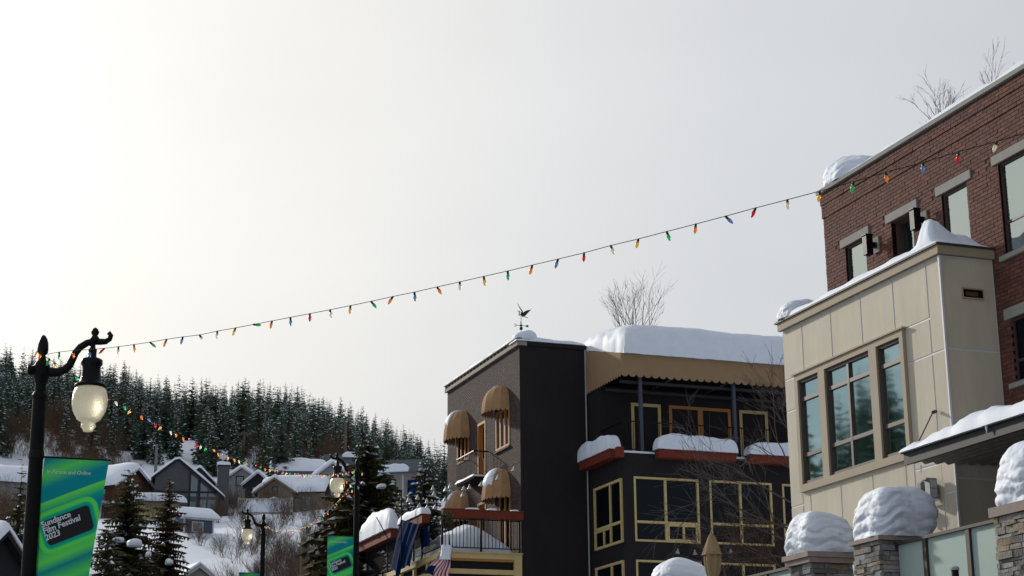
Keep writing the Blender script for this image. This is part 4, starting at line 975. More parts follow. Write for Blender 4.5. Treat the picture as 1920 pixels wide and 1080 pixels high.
main = [(111, 660, 'g', 0), (138, 657, 'o', 0), (167, 655.5, 'b', 8), (196, 653, 'r', -45), (222, 650, 'c', 0), (251, 646, 'a', 8), (281, 641.5, 'g', 50), (312.5, 636, 'o', -20), (343, 631.6, 'b', -12), (374, 628, 'c', 20), (407.5, 620.7, 'c', 0), (441.7, 614.7, 'a', -18), (474.7, 608.4, 'g', 85), (510, 601.7, 'o', -8), (544.5, 595, 'b', 4), (581, 588, 'r', 2), (618.5, 580.8, 'c', 15), (657, 573, 'a', -3), (695.6, 565, 'g', 40), (736.8, 555.8, 'o', -32), (777, 547.7, 'b', 5), (819.4, 537.9, 'o', 32), (862, 528.5, 'c', 2), (906.9, 518.2, 'a', 8), (952, 508, 'g', 2), (998, 497, 'o', -15), (1046.5, 485.6, 'b', -18), (1095, 474, 'r', -4), (1145, 460.3, 'c', 20), (1196.8, 448, 'a', -14), (1250, 434, 'g', 18), (1304.5, 420, 'o', -8), (1360, 405.3, 'b', 45), (1417, 389.7, 'r', -25), (1476, 374.4, 'c', 0), (1537, 358.3, 'a', -8), (1600, 340.7, 'g', -10), (1660, 323, 'o', 5), (1731, 304.5, 'b', -5), (1797, 284.4, 'r', -5), (1869, 265, 'c', -20)]
pts = [onw(84, 665)]+[onw(q[0], q[1]) for q in main]+[onw(1930, 247), onw(2010, 222)]
light_string('long string of coloured bulbs crossing the pale sky to the brick building', pts, [(onw(x, y), k, a, (70 if abs(x-374) < 1 else rnd.uniform(-15, 15))) for x, y, k, a in main])
# second string: along the street from the nearest lamp to the next
def along(pxs, D0, D1, n):
    """screen path -> space, depth running from D0 to D1 with equal steps along the string"""
    ps = []
    for i in range(n+1):
        f = i/n; D = D0+(D1-D0)*f; X0, X1 = pxs[0][0], pxs[-1][0]
        # parameter by true distance: lateral offset is linear in distance
        ps.append((f, D))
    return ps
E0 = at(90, 672, 20.95); E1 = at(668, 880, 50.9)
def catenary(A, B, sag, n): return [A.lerp(B, i/n)+Vector((0, 0, -sag*4*(i/n)*(1-i/n))) for i in range(n+1)]
cat = catenary(E0, E1, .62, 150)
cols = 'coagobrcaogbrcao'
def bulbs_on(path, step, seed):
    r2 = random.Random(seed); acc = step*.6; out_ = []; i = 0; k = 0
    for a, b_ in zip(path[:-1], path[1:]):
        L_ = (b_-a).length
        while acc < L_:
            out_.append((a.lerp(b_, acc/L_), 'acgobrcgaobr'[k % 12] if r2.random() < .85 else r2.choice('acgobr'), r2.uniform(-45, 45), r2.uniform(-60, 30))); k += 1; acc += step
        acc -= L_
    return out_
light_string('string of lit bulbs running up the street from nearest lamp to the second lamp', cat, bulbs_on(cat, .48, 3), lit=True, size=1.05)
cat2 = catenary(at(672, 893, 50.9), at(497, 985, 64.9), .75, 60)
light_string('short string of lit bulbs between the two farther lamps', cat2, bulbs_on(cat2, .34, 5), lit=True, size=1.05)
cat3 = catenary(at(645, 905, 51), at(690, 862, 50.8), .05, 16)
light_string('tangle of lit bulbs wound round the second lamp post', [at(x, y, 50.7) for x, y in ((660, 862), (683, 878), (664, 888), (650, 900), (676, 905), (662, 915), (640, 925))], [(at(x, y, 50.7), k, 0, 0) for x, y, k in ((664, 887, 'g'), (679, 884, 'a'), (650, 899, 'o'), (657, 906, 'c'), (644, 908, 'r'), (672, 910, 'b'), (660, 916, 'a'), (636, 918, 'r'))], lit=True, size=1.3)
light_string('few bulbs tied round the finial of the nearest lamp', [at(x, y, 20.85) for x, y in ((74, 658), (80, 664), (90, 672), (94, 676))], [(at(73, 655, 20.8), 'a', -30, 0), (at(78, 660, 20.8), 'o', -20, 0), (at(93, 672, 20.8), 'g', -20, 0)], lit=False)

# ------------------------------------------------------------------ trees
def conifer(h, r, seed, whorls, per, snow=.2, detail=1, droop=.35, mats=None, gap=.06):
    r2 = random.Random(seed); m = MB()
    for i in range(whorls):
        f = (i+.5)/whorls; z = h*(gap+(1-gap)*f); Lb = r*((1-f)**.72)*(.85+.15*math.sin(i*2.1+seed))+.12
        k = max(4, int(per*(1-.5*f)))
        a0 = r2.uniform(0, 6.28)
        for j in range(k):
            a = a0+2*math.pi*j/k+r2.uniform(-.3, .3); L_ = Lb*r2.uniform(.65, 1.15); z0 = z+r2.uniform(-.4, .4)*h/whorls*(1 if detail < 2 else 2.2)
            d = Vector((math.cos(a), math.sin(a), 0)); sd = Vector((-d.y, d.x, 0)); dr = droop*r2.uniform(.6, 1.3)*(1-.75*f)
            def sp(t): return Vector((0, 0, z0))+d*(L_*t)+Vector((0, 0, L_*(.12*t-dr*t*t*1.1)))
            ns = max(2, int(detail*3*(.4+.6*(1-f))))
            wd = L_*.42 if detail < 2 else L_*.33
            for q in range(ns):
                t0, t1 = q/ns, (q+1)/ns; A, B = sp(t0), sp(t1); tip = sp(min(1.08, t1+.12))
                wq = wd*(1-.6*t1)*r2.uniform(.7, 1.3)
                dz = Vector((0, 0, -wq*r2.uniform(.25, .8)))
                m.add([A, tip, A+d*(L_/ns*.8)+sd*wq+dz], [(0, 1, 2)]); m.add([A, A+d*(L_/ns*.8)-sd*wq+dz*r2.uniform(.6, 1.4), tip], [(0, 1, 2)])
                if detail > 1:
                    m.add([A, B, (A+B)/2+Vector((0, 0, -wq*1.1))+sd*r2.uniform(-.3, .3)*wq], [(0, 1, 2)])
                if r2.random() < snow*(.5+.8*t1):
                    u = Vector((0, 0, .015*h/10+.02)); s_ = r2.uniform(.5, 1.0)
                    m.add([A+u, A.lerp(B, .5)+sd*wq*.8*s_+u+dz*.4, tip.lerp(B, .5)+u, A.lerp(B, .5)-sd*wq*.8*s_+u+dz*.4, (A+B)/2+u*3.2], [(0, 1, 4), (1, 2, 4), (2, 3, 4), (3, 0, 4)], 1)
    m.tube([(0, 0, h*.8), (0, 0, h*1.0)], [.02*h/10+.01, .004], 4)
    return m
def trunk(h, rb): 
    m = MB(); m.tube([(0, 0, -1.0), (0, 0, h*.4), (0, 0, h*.9)], [rb, rb*.65, rb*.15], 7); return m
HV, HL = [], []
for i in range(12):
    hh = 9.5; HL.append(conifer(hh, 1.7+.2*(i % 4), 300+i, 16, 8, .12+.05*(i % 3), 1, .5).mesh('crown', [NEED, SNOWF])); HV.append((conifer(hh, 1.5+.22*(i % 5), 100+i, 19+i % 6, 10, .10+.05*(i % 4), 1.2, .35+.06*(i % 4)).mesh('crown', [NEED, SNOWF]), trunk(hh, .16).mesh('trunk', BARK)))
r3 = random.Random(21); spots = []
tries = 0
while len(spots) < 1150 and tries < 90000:
    tries += 1
    az = r3.uniform(2.2, 20.5); r = 192+(392-192)*r3.random()**1.05
    if r < 226 and (az > 13.5 or fbm((az*.5, r*.05, 2), 2) < -.05): continue
    if az > 15.2 and r < 225+(az-15.2)*8: continue
    x, y = r*math.sin(R(az)), r*math.cos(R(az))
    md = 3.2
    if all((x-p[0])**2+(y-p[1])**2 > md*md for p in spots): spots.append((x, y, r, az))
spots.sort(key=lambda p: -abs(p[2]-300)*0+p[2])
ridge = [p for p in spots if p[2] > 362]; front = [p for p in spots if p[2] <= 362]
things_ = (front[:180]+ridge[:120])[:300]; tset = set(things_); rest = [p for p in spots if p not in tset]
LBL = 'tall snow dusted fir in the dark forest on the hillside behind the houses'
for (x, y, r, az) in things_:
    t = thing('fir_tree', LBL, 'tree', (x, y, ground_z(x, y)-.2), 'firs on the forested hillside', r3.uniform(0, 6.28))
    k = r3.randrange(12); s_ = r3.choice((r3.uniform(.42, .75), r3.uniform(.6, .95)))*(1 if r < 362 else 1.05); t.scale = (s_*r3.uniform(.85, 1.1), s_*r3.uniform(.85, 1.1), s_)
    inst('crown', HV[k][0], t, (0, 0, 0)); inst('trunk', HV[k][1], t, (0, 0, 0))
def merged(name, lst, meshes, sc_fn):
    V_, F_, M_ = [], [], []
    for (x, y, r, az) in lst:
        me = meshes[r3.randrange(len(meshes))]; s_ = sc_fn(); ca, sa = math.cos(r*7.7), math.sin(r*7.7); b0 = len(V_); z = ground_z(x, y)-.2
        V_ += [(x+s_*(v.co.x*ca-v.co.y*sa), y+s_*(v.co.x*sa+v.co.y*ca), z+s_*v.co.z) for v in me.vertices]
        F_ += [tuple(i+b0 for i in p.vertices) for p in me.polygons]; M_ += [p.material_index for p in me.polygons]
    m = MB(); m.v, m.f, m.m = V_, F_, M_; return m
tag(merged('fir_forest', rest, HL, lambda: r3.uniform(.45, .95)).build('fir_forest', [NEED, SNOWF]), kind='stuff')
# wooded hillside across the street to the left: seen only mirrored in the teal windows
lst = []
for i in range(320):
    az = r3.uniform(-66, -8); r = r3.uniform(95, 395)
    if fbm((az*.12, r*.02, 5), 3) > -.08 or r < 170: lst.append((r*math.sin(R(az)), r*math.cos(R(az)), r, az))
tag(merged('fir_forest', lst, [HV[0][0], HV[1][0], HV[4][0]], lambda: r3.uniform(.7, 1.6)).build('fir_forest', [NEED, SNOWF]), kind='stuff')

def spruce(px, py_top, D, label, r_, seed, whorls=26, per=11, snow=.12, det=3, needle=NEEDN, group=None, extra=0):
    T_ = at(px, py_top, D); gz = ground_z(T_.x, T_.y); h = T_.z-gz
    t = thing('spruce_tree', label, 'tree', (T_.x, T_.y, gz), group)
    c = conifer(h, r_, seed, whorls, per, snow, det, .38, gap=.04); c.build('crown', [needle, SNOW], t, world=False)
    trunk(h, .18).build('trunk', BARK, t, world=False)
    return t
SG = 'spruces between the street and the houses'
spruce(690, 822, 78, 'largest dark spruce, standing behind the second street lamp', 4.7, 1, 58, 19, .08, 4, NEEDN, SG)
spruce(797, 850, 84, 'dark spruce with many snow tufts beside the brick wall', 2.5, 2, 44, 13, .28, 3, NEEDN, SG)
spruce(243, 885, 72, 'bushy rusty green spruce right of the nearest banner', 3.0, 3, 50, 17, .05, 4, NEEDN, SG)
spruce(318, 895, 74, 'slim rust tinged spruce in front of the grey chalet', 2.1, 4, 46, 14, .05, 4, NEEDT, SG)
spruce(42, 868, 80, 'young spruce with open branches left of the nearest lamp post', 1.9, 5, 22, 11, .10, 3, NEEDN, SG)
spruce(205, 975, 66, 'low spruce peeking out from behind the nearest banner', 2.2, 6, 30, 13, .12, 3, NEEDN, SG)
spruce(752, 925, 72, 'lower spruce behind the red terrace box', 2.2, 8, 32, 14, .12, 3, NEEDN, SG)
for px, py, D, w_, h_ in ((252, 1024, 69, .55, .30), (278, 1043, 69, .2, .18), (222, 1015, 70, .45, .16), (317, 1058, 71.5, .3, .2), (700, 980, 76.4, .3, .18), (715, 915, 75.8, .35, .2)):
    p = at(px, py, D); s = snow_blob(p.x-w_/2, p.x+w_/2, p.y-.3, p.y+.3, p.z, h_, int(px), k=2, lay=.02, n=12, top=.3)
    solo(s, 'snow_tuft', SNOW, 'white snow tuft caught on a bough of '+('the rusty green spruce' if px < 300 else 'the slim rust tinged spruce' if px < 400 else 'the largest dark spruce'), 'snow', 'snow tufts on the spruces', smooth=True)

def bare(mb, p, d, L_, rad, lv, r2, up=.12, spread=.7, kids=(3, 5), minr=.005, segs=5):
    pts, rr = [Vector(p)], [rad]; d = Vector(d).normalized()
    for i in range(segs):
        d = (d+Vector((r2.gauss(0, .10), r2.gauss(0, .10), r2.gauss(0, .07)+up*.3))).normalized()
        pts.append(pts[-1]+d*(L_/segs)); rr.append(max(minr*.6, rad*(1-.75*(i+1)/segs)))
    mb.tube(pts, rr, 5 if lv > 2 else (4 if lv == 2 else 3), cap=False)
    if lv <= 0: return
    for _ in range(r2.randint(*kids)):
        f = r2.uniform(.25, 1.0); i = min(segs-1, int(f*segs)); q = pts[i].lerp(pts[i+1], f*segs-i) if i < segs else pts[-1]
        a = (pts[min(i+1, segs)]-pts[i]).normalized(); o = a.orthogonal(); o.rotate(Matrix.Rotation(r2.uniform(0, 6.28), 3, a))
        nd = (a*math.cos(spread)+o*math.sin(spread)*r2.uniform(.6, 1.1)+Vector((0, 0, up))).normalized()
        bare(mb, q, nd, L_*r2.uniform(.45, .72), max(minr, rr[i]*.6), lv-1, r2, up, spread, kids, minr, max(3, segs-1))
def bare_tree(label, base, top_z, crown_z, rad, seed, mat_, group=None, lead=5, lv=3, spr=.5, tilt=.45, minr=.006, name='bare_tree', reach=.55, kids=(4, 6)):
    r2 = random.Random(seed); t = thing(name, label, 'tree', base, group)
    m = MB(); cz = Vector((base[0], base[1], crown_z)); m.tube([Vector(base)-Vector((0, 0, .3)), (Vector(base)+cz)/2+Vector((.05, 0, 0)), cz], [rad*1.4, rad*1.15, rad], 8); m.build('trunk', mat_, t)
    m = MB(); H_ = top_z-crown_z
    for i in range(lead):
        a = 2*math.pi*i/lead+r2.uniform(-.3, .3); tl = tilt*r2.uniform(.5, 1.3) if i else .05
        bare(m, cz-Vector((0, 0, r2.uniform(0, .15)*H_)), (math.sin(tl)*math.cos(a), math.sin(tl)*math.sin(a), math.cos(tl)), H_*r2.uniform(.75, 1.0)*reach, rad*.75, lv, r2, .10, spr, kids, minr)
    m.build('crown', mat_, t); return t
b0 = at(1190, 640, 82); b1 = at(1195, 500, 82)
bare_tree('leafless grey tree rising behind the snow slab on the dark building', (b0.x, b0.y, 4.5), b1.z, b0.z-.5, .055, 11, TWIG, None, 8, 3, .45, .75, .006, reach=.64, kids=(3, 4))
for px, py, D, sd, lab in ((1758, 128, 46, 27, 'bare birch like tree top showing over the middle of the brick parapet'), (1872, 112, 46, 23, 'bare tree top at the right over the brick parapet')):
    b1 = at(px, py, D); bare_tree(lab, (b1.x, b1.y, 2.7), b1.z, b1.z-2.2, .035, sd, TWIG, 'bare trees behind the brick building', 5, 3, .40, .26, .0045, reach=.68, kids=(3, 3))
b1 = at(1492, 800, 44); 
t = thing('bare_tree', 'bare brown tree reaching from behind the beige bay across the dark windows', 'tree', (b1.x+.3, b1.y, 2.6))
r2 = random.Random(31); m = MB(); m.tube([(b1.x+.35, b1.y, 2.3), (b1.x+.3, b1.y, 6), (b1.x+.25, b1.y, 10.2)], [.16, .13, .06], 8); m.build('trunk', TWIGB, t)
m = MB()
for z, dx, dz, L_ in ((6.4, -1, .25, 2.6), (7.0, -1, .5, 2.9), (7.5, -1, .35, 2.6), (8.1, -1, .6, 2.6), (8.6, -.8, .9, 2.2), (7.8, -.9, .1, 2.2), (9.2, -.6, 1, 1.9), (6.9, -1, .05, 2.0), (9.9, -.5, 1, 1.5)):
    bare(m, (b1.x+.28, b1.y, z), (dx, r2.uniform(-.4, .4), dz), L_, .032, 3, r2, .06, .55, (3, 5), .006)
m.build('crown', TWIG, t)
for px, py, D, sd, w_ in ((1440, 1065, 43, 41, 1.3), (1405, 1080, 45, 43, 1.0), (1465, 1050, 42.5, 45, 1.0)):
    p = at(px, py, D); r2 = random.Random(sd); m = MB()
    for i in range(8): bare(m, (p.x+r2.uniform(-.3, .3), p.y+r2.uniform(-.3, .3), p.z-1.1), (r2.uniform(-.7, .7), r2.uniform(-.4, .4), 1), 1.5*w_, .012, 2, r2, .1, .6, (3, 5), .006)
    solo(m, 'bare_shrub', TWIGR, {1440: 'middle one', 1405: 'leftmost one', 1465: 'rightmost one'}[px]+' of three rust brown twiggy shrubs beside the beige bay', 'shrub', 'rust brown shrubs by the beige bay')
# scrub on the slope
VS = []
for i in range(7):
    r2 = random.Random(200+i); m = MB()
    for j in range(13): bare(m, (r2.uniform(-.5, .5), r2.uniform(-.5, .5), -.2), (r2.uniform(-.6, .6), r2.uniform(-.6, .6), 1), r2.uniform(1.6, 3.0), .022, 2, r2, .15, .5, (4, 6), .010)
    VS.append(m.mesh('bare_shrub', (TWIG, TWIGB, TWIGB)[i % 3]))
m = MB(); r2 = random.Random(5)
for j in range(240):
    a, tl = r2.uniform(0, 6.28), r2.uniform(0, .35); b_ = Vector((r2.uniform(-.5, .5), r2.uniform(-.5, .5), 0)); d = Vector((math.cos(a)*math.sin(tl), math.sin(a)*math.sin(tl), math.cos(tl)))
    m.tube([b_, b_+d*r2.uniform(1.2, 2.6)], [.014, .005], 3, cap=False)
GRS = m.mesh('reed_clump', STRAW)
def scrub(px, py, D, k, s_, label, mesh=None):
    p = at(px, py, D); z = ground_z(p.x, p.y)
    o = bpy.data.objects.new('bare_shrub' if not mesh else 'reed_clump', mesh or VS[k]); COL.objects.link(o); o.location = (p.x, p.y, z); o.scale = (s_, s_, s_); o.rotation_euler.z = k*1.3+px
    tag(o, label, 'shrub', 'leafless shrubs on the snowy slope')
SL = 'leafless brown shrub on the snowy slope below the houses'
r2 = random.Random(77)
for i in range(70):
    px = r2.uniform(345, 650); D = r2.uniform(88, 135); scrub(px, 1000, D, r2.randrange(7), r2.uniform(.28, .6), SL)
for i in range(44): px = r2.uniform(470, 600); scrub(px, 1000, r2.uniform(82, 112), r2.randrange(7), r2.uniform(.35, .65), SL)
for i in range(20): scrub(r2.uniform(-20, 75), 1000, r2.uniform(95, 150), 1+3*r2.randrange(2), r2.uniform(.5, .9), 'brown leafless bush at the far left behind the nearest lamp post')
for i in range(60): scrub(r2.uniform(-20, 240), 900, r2.uniform(170, 225), 1+3*r2.randrange(2), r2.uniform(.7, 1.15), 'brown scrub at the foot of the dark forest behind the nearest lamp')
for i in range(26): scrub(r2.uniform(440, 640), 860, r2.uniform(192, 228), r2.randrange(7), r2.uniform(.7, 1.1), 'grey brown scrub at the foot of the forest behind the tan house')
for px, D in ((440, 78), (455, 80), (425, 82)): scrub(px, 1000, D, 0, 1.15, 'tuft of straw coloured reeds below the farthest lamp', GRS)

# ------------------------------------------------------------------ houses on the hillside
WB = mat('brown_siding', (.13, .065, .035), .85, .15, 2); WY = mat('yellow_siding', (.40, .33, .15), .85, .1, 2); WG = mat('grey_siding', (.085, .088, .095), .85, .12, 2); WC = mat('charcoal_trim', (.02, .022, .026), .8, .1, 2)
WBL = mat('blue_siding', (.06, .10, .16), .85, .1, 2); WW = mat('white_trim', (.5, .5, .5), .8, .08, 2); WT = mat('tan_siding', (.24, .195, .145), .85, .12, 2); WPG = mat('pale_grey_siding', (.26, .27, .28), .85, .1, 2)
RG = mat('grey_shingle', (.085, .10, .115), .9, .15, 2); RR = mat('red_fascia', (.19, .03, .035), .8, .1, 2); WBE = mat('beige_siding', (.27, .25, .23), .85, .1, 2)
GH = glass('house_glass', (.5, .6, .65), (.03, .05, .06), .35, .02, .05); HG = 'houses on the hillside'
def rotz(px, rot): 
    d = at(px, 900, 100)-CAM; return -math.atan2(d.x, d.y)+R(rot)
class House:
    def __init__(s, name, label, px, pyb, D, rot=0, cat='house', drop=3.0):
        p = at(px, pyb, D); s.k = D/3332/1.0*1.03; s.px, s.py = px, pyb
        s.t = thing(name, label, cat, p, HG, rotz(px, rot)); s.drop = drop
    def part(s, name, mb, m, smooth=False, parent=None): return mb.build(name, m, parent or s.t, smooth, world=False)
    def gable(s, xl, xr, hl, ha, hr, d, wm, rm, snow=.4, ov=.35, trim=None, ax='y', x0=0, y0=0, seed=1, lump=.15):
        """section (-xl,hl) (0,ha) (xr,hr) extruded d deep; ax: ridge direction in the house frame"""
        f = (lambda a, b_, z: (x0+a, y0+b_, z)) if ax == 'y' else (lambda a, b_, z: (x0+b_, y0-a, z))
        m = MB(); sec = [(-xl, -s.drop), (xr, -s.drop), (xr, hr), (0, ha), (-xl, hl)]
        o = Vector(f(0, d, 0))-Vector(f(0, 0, 0)); m.prism([f(a, 0, z) for a, z in sec], o); s.part('wall', m, wm)
        sl_, sr = (ha-hl)/xl, (ha-hr)/xr
        for sg in (-1, 1):
            a1, z1 = (-(xl+ov), hl-sl_*ov) if sg < 0 else (xr+ov, hr-sr*ov)
            m = MB(); m.prism([f(0.0, -ov, ha+.02), f(a1, -ov, z1+.02), f(a1, -ov, z1+.16), f(0, -ov, ha+.2)], Vector(f(0, d+2*ov, 0))-Vector(f(0, 0, 0))); ro = s.part('roof', m, rm)
            if trim:
                m = MB(); m.prism([f(0.0, -ov-.05, ha-.0), f(a1, -ov-.05, z1-.0), f(a1, -ov-.05, z1+.17), f(0, -ov-.05, ha+.21)], Vector(f(0, .04, 0))-Vector(f(0, 0, 0))); s.part('fascia', m, trim)
        if snow:
            def base(u, v):
                a = -(xl+ov+.1)+(xl+xr+2*ov+.2)*u; z = ha-(sl_*-a if a < 0 else sr*a)
                return f(a, -ov-.12+(d+2*ov+.24)*v, z+.2)
            m = snow_sheet(base, snow, 24, 14, seed, e=.32, k=7, lump=lump, fq=.6); s.part('snow_cover', m, SNOWF, True)
    def win(s, x, z, w_, h, fm=None, y=0):
        m = MB(); t_ = .09
        for q in ((x-w_/2-t_, x+w_/2+t_, z+h, z+h+t_), (x-w_/2-t_, x+w_/2+t_, z-t_, z), (x-w_/2-t_, x-w_/2, z, z+h), (x+w_/2, x+w_/2+t_, z, z+h)): m.box(q[0], q[1], y-.06, y+.02, q[2], q[3])
        o = s.part('window', m, fm or WW); m = MB(); m.box(x-w_/2, x+w_/2, y-.03, y-.01, z, z+h); s.part('pane', m, GH, parent=o)
    def box(s, name, m_, *a): m = MB(); m.box(*a); return s.part(name, m, m_)
def deckrail(h, x0, x1, y, zf, top, m_, sp=.45, snow=True, d=1.4):
    h.box('deck', m_, x0, x1, y, y+d, zf-.2, zf); h.box('rail', m_, x0, x1, y-.04, y+.04, top-.09, top); h.box('rail', m_, x0, x1, y-.03, y+.03, zf+.08, zf+.15)
    n = max(2, int((x1-x0)/1.3))
    for i in range(n+1): xx = x0+(x1-x0)*i/n; h.box('post', m_, xx-.06, xx+.06, y-.06, y+.06, zf-.2, top+.06)
    m = MB(); k = int((x1-x0)/.16)
    for i in range(k): xx = x0+(x1-x0)*i/k; m.box(xx-.03, xx+.03, y-.02, y+.02, zf+.15, top-.09)
    tag(h.part('baluster', m, m_), kind='stuff')
    if snow: s.part if 0 else h.part('snow_cover', snow_sheet(lambda u, v: (x0+(x1-x0)*u, y-.1+(d+.1)*v, zf+.01), top-zf-.05, 20, 8, 3, e=.3, lump=.35, fq=1), SNOWF, True)
# brown gabled house and its white balcony
h = House('gabled_house', 'brown gabled house with snowy roof and white balcony right of the nearest banner', 247, 985, 150, 48)
h.gable(2.3, 2.3, 3.2, 4.7, 3.2, 6.5, WB, WC, .55, .45, WW, seed=2)
h.win(-.2, 1.9, .8, 1.0); h.win(0, .2, .9, 1.0)
h2 = h; m = MB(); m.box(-3.4, -2.3, .4, 5.6, 1.55, 1.75); h.part('balcony', m, WW); m = MB(); m.box(-3.42, -3.34, .4, 5.6, 2.55, 2.65)
for i in range(26): m.box(-3.4, -3.36, .4+i*.2, .47+i*.2, 1.75, 2.55)
h.part('railing', m, WW)
for y in (.45, 3, 5.5): h.box('post', WW, -3.42, -3.3, y, y+.12, -2.5, 3.4)
for q in ((1.0, 2.0, 1.8, 3.1), (3.4, 4.4, 1.8, 3.1), (1.0, 2.0, -.5, .9)): h.box('window', GH, -2.34, -2.3, *q)
h = House('yellow_house', 'yellow house with flat snow slab roof, partly behind the rust tinged spruce', 295, 1005, 146, 12)
h.gable(1.6, 1.6, 2.7, 3.0, 2.7, 3.3, WY, RG, .62, .45, None, 'x', x0=-1.6, y0=1.6, seed=4); h.win(1.0, 1.0, .5, .8)
h.box('chimney', WG, -1.6, -1.35, 3.0, 3.3, 3.4, 4.7)
h = House('grey_house', 'small grey cabin roof showing between the brown house and the grey chalet', 279, 925, 175, 0)
h.gable(1.3, 1.3, .3, .8, .3, 3, WG, WC, .5, .3, None, seed=5)
# grey chalet with the glass gable
h = House('grey_chalet', 'grey chalet with steep snowy roof and tall teal gable windows', 329, 978, 150, 0, 'house', 3)
kx = 150/3332*1.03; h.gable(1.85, 3.75, 3.75, 5.25, 2.2, 8, WG, WC, .34, .25, WC, seed=6)
h.box('beam', WC, -1.8, 3.7, -.05, -.001, 2.45, 2.62); h.box('beam', WC, 1.0, 1.14, -.07, -.001, -3, 4.25); h.box('beam', WC, 1.82, 1.98, -.075, -.001, -3, 3.6); h.box('beam', WC, 3.5, 3.68, -.065, -.001, -3, 2.2)
def cpx(x, y): return ((190+x/4.5-329)*kx, -.04, (978-(840+y/4.5))*kx)
for q in (((738, 230), (792, 270), (790, 375), (738, 375)), ((812, 290), (875, 345), (872, 415), (812, 415)), ((885, 355), (948, 412), (885, 412)), ((728, 455), (785, 455), (785, 532), (728, 532)), ((808, 437), (868, 437), (868, 535), (808, 535)), ((880, 437), (945, 437), (945, 540), (880, 540)), ((728, 385), (785, 385), (785, 412), (728, 412))):
    m = MB(); m.prism([cpx(*p_) for p_ in q], (0, .03, 0)); h.part('window', m, GH)
m = MB(); m.box(3.75-.35, 3.75+.65, 1.0, 2.0, -3, 5.0); h.part('chimney', m, WG); h.box('chimney_cap', WC, 3.35, 4.45, .95, 2.05, 5.0, 5.12)
h.part('snow_cover', snow_sheet(lambda u, v: (3.32+1.16*u, .92+1.16*v, 5.121), .35, 10, 10, 3, e=.3), SNOWF, True)
h.gable(1.0, 1.2, 4.2, 5.1, 3.9, 3, WG, WC, .3, .2, WC, 'y', x0=1.9, y0=3.5, seed=8)
h = House('blue_shed', 'little blue shed with white trim and thick snow on its roof', 372, 1003, 126, 22)
h.gable(1.0, 1.0, 1.15, 1.6, 1.15, 2.2, WBL, WW, .3, .3, WW, 'x', x0=-1.1, y0=1.0, seed=9, lump=.08); h.win(-.1, .25, .7, .6)
h.box('corner_board', WW, 1.02, 1.13, -.03, .06, -2, 1.15); h.box('corner_board', WW, -1.13, -1.02, -.03, .06, -2, 1.15)
h = House('gabled_house', 'pale grey house with zigzag snowy gables behind the dark chimney', 452, 955, 168, -8)
h.gable(2.2, 2.6, 2.3, 3.9, 2.0, 6, WPG, WC, .35, .35, WW, seed=10); h.win(-.2, 2.3, .6, .8, WC)
h.gable(1.2, 1.5, 2.2, 3.2, 1.9, 3, WC, WC, .3, .3, WW, 'y', x0=1.7, y0=-1.2, seed=12); h.win(1.6, 1.0, .8, .9, WC, y=-1.2)
h = House('tan_house', 'tan house with sagging thick snow on its broad roof', 545, 960, 162, -10)
h.gable(1.9, 1.9, 1.9, 2.95, 1.9, 5.0, WT, WC, .6, .5, None, 'x', x0=-2.4, y0=2.0, seed=13, lump=.25)
h.gable(1.6, 1.6, 1.75, 2.85, 1.75, 2.5, WT, WC, .4, .35, WT, 'y', x0=-1.35, y0=-.8, seed=14); h.win(-1.35, 1.6, .35, .55, WC, y=-.8); h.win(1.4, .3, .5, 1.0); h.win(.5, .0, .8, 1.2, WC)
h = House('white_deck', 'white railed deck heaped with snow in front of the tan house', 497, 968, 152, -6, 'deck')
deckrail(h, -2.3, 2.3, 0, .35, 1.55, mat('cream_paint', (.45, .42, .37))); 
for x in (-2.2, -.7, .8, 2.2): h.box('post', WBE, x-.07, x+.07, .0, .14, -2.5, .15)
h.box('base_wall', WT, -2.0, 2.2, .6, 1.3, -3, .14)
h = House('grey_barn', 'low grey building with domed snow roof behind the tan house', 560, 905, 190, 0)
h.gable(2.3, 2.3, 1.2, 2.2, 1.2, 5.2, WPG, RG, .7, .4, None, 'x', x0=-2.7, y0=2.3, seed=15, lump=.3); h.win(-1.0, .1, .6, .6); h.win(.4, .1, .6, .6)
h = House('gabled_house', 'pale grey house whose gable is half hidden by the second street lamp', 622, 945, 172, 4)
h.gable(1.8, 1.8, 2.5, 3.9, 2.5, 6, WPG, WC, .5, .4, WW, seed=16); h.win(.9, .4, .8, .9); h.win(-.7, .5, .5, .9, WC)
h = House('red_trimmed_house', 'wide grey roofed house with red fascia left of the big spruce top', 664, 905, 195, 6)
h.gable(2.2, 2.2, 1.6, 3.3, 1.6, 5.6, WBL, RG, 0, .4, None, 'x', x0=-2.8, y0=2.2, seed=17); h.box('fascia', RR, -3.2, 3.2, -.46, -.40, 1.2, 1.55)
h.part('snow_cover', snow_sheet(lambda u, v: (-1.2+3.4*u, 1.4+1.6*v, 3.1), .7, 18, 8, 18, e=.32, lump=.3, fq=1), SNOWF, True)
h.part('snow_cover', snow_sheet(lambda u, v: (-2.2+4.4*u, -1.4+1.2*v, .1), .9, 18, 8, 19, e=.32, lump=.3, fq=1), SNOWF, True); h.box('porch', RG, -2.2, 2.2, -1.4, -.01, -.1, .1)
h = House('beige_house', 'beige house with grey shingle roof and snow slab right of the big spruce', 748, 935, 168, -14)
h.gable(2.0, 2.0, 2.6, 3.9, 2.6, 3.4, WBE, RG, 0, .4, RR, 'x', x0=-1.7, y0=2.0, seed=20)
h.part('snow_cover', snow_sheet(lambda u, v: (-1.9+2.9*u, -.75+1.3*v, 2.5), .75, 18, 10, 21, e=.32, lump=.2, fq=1), SNOWF, True)
h.box('corner_board', WW, .3, .45, -.04, .03, -2, 2.3); h.win(-.7, .9, .6, .9, WC); h.box('annex', NAVY, .9, 2.3, -.3, .4, -3, 1.7)
h = House('snowy_house', 'grey house with rounded snow roof at the far left behind the nearest lamp post', 30, 935, 142, 10)
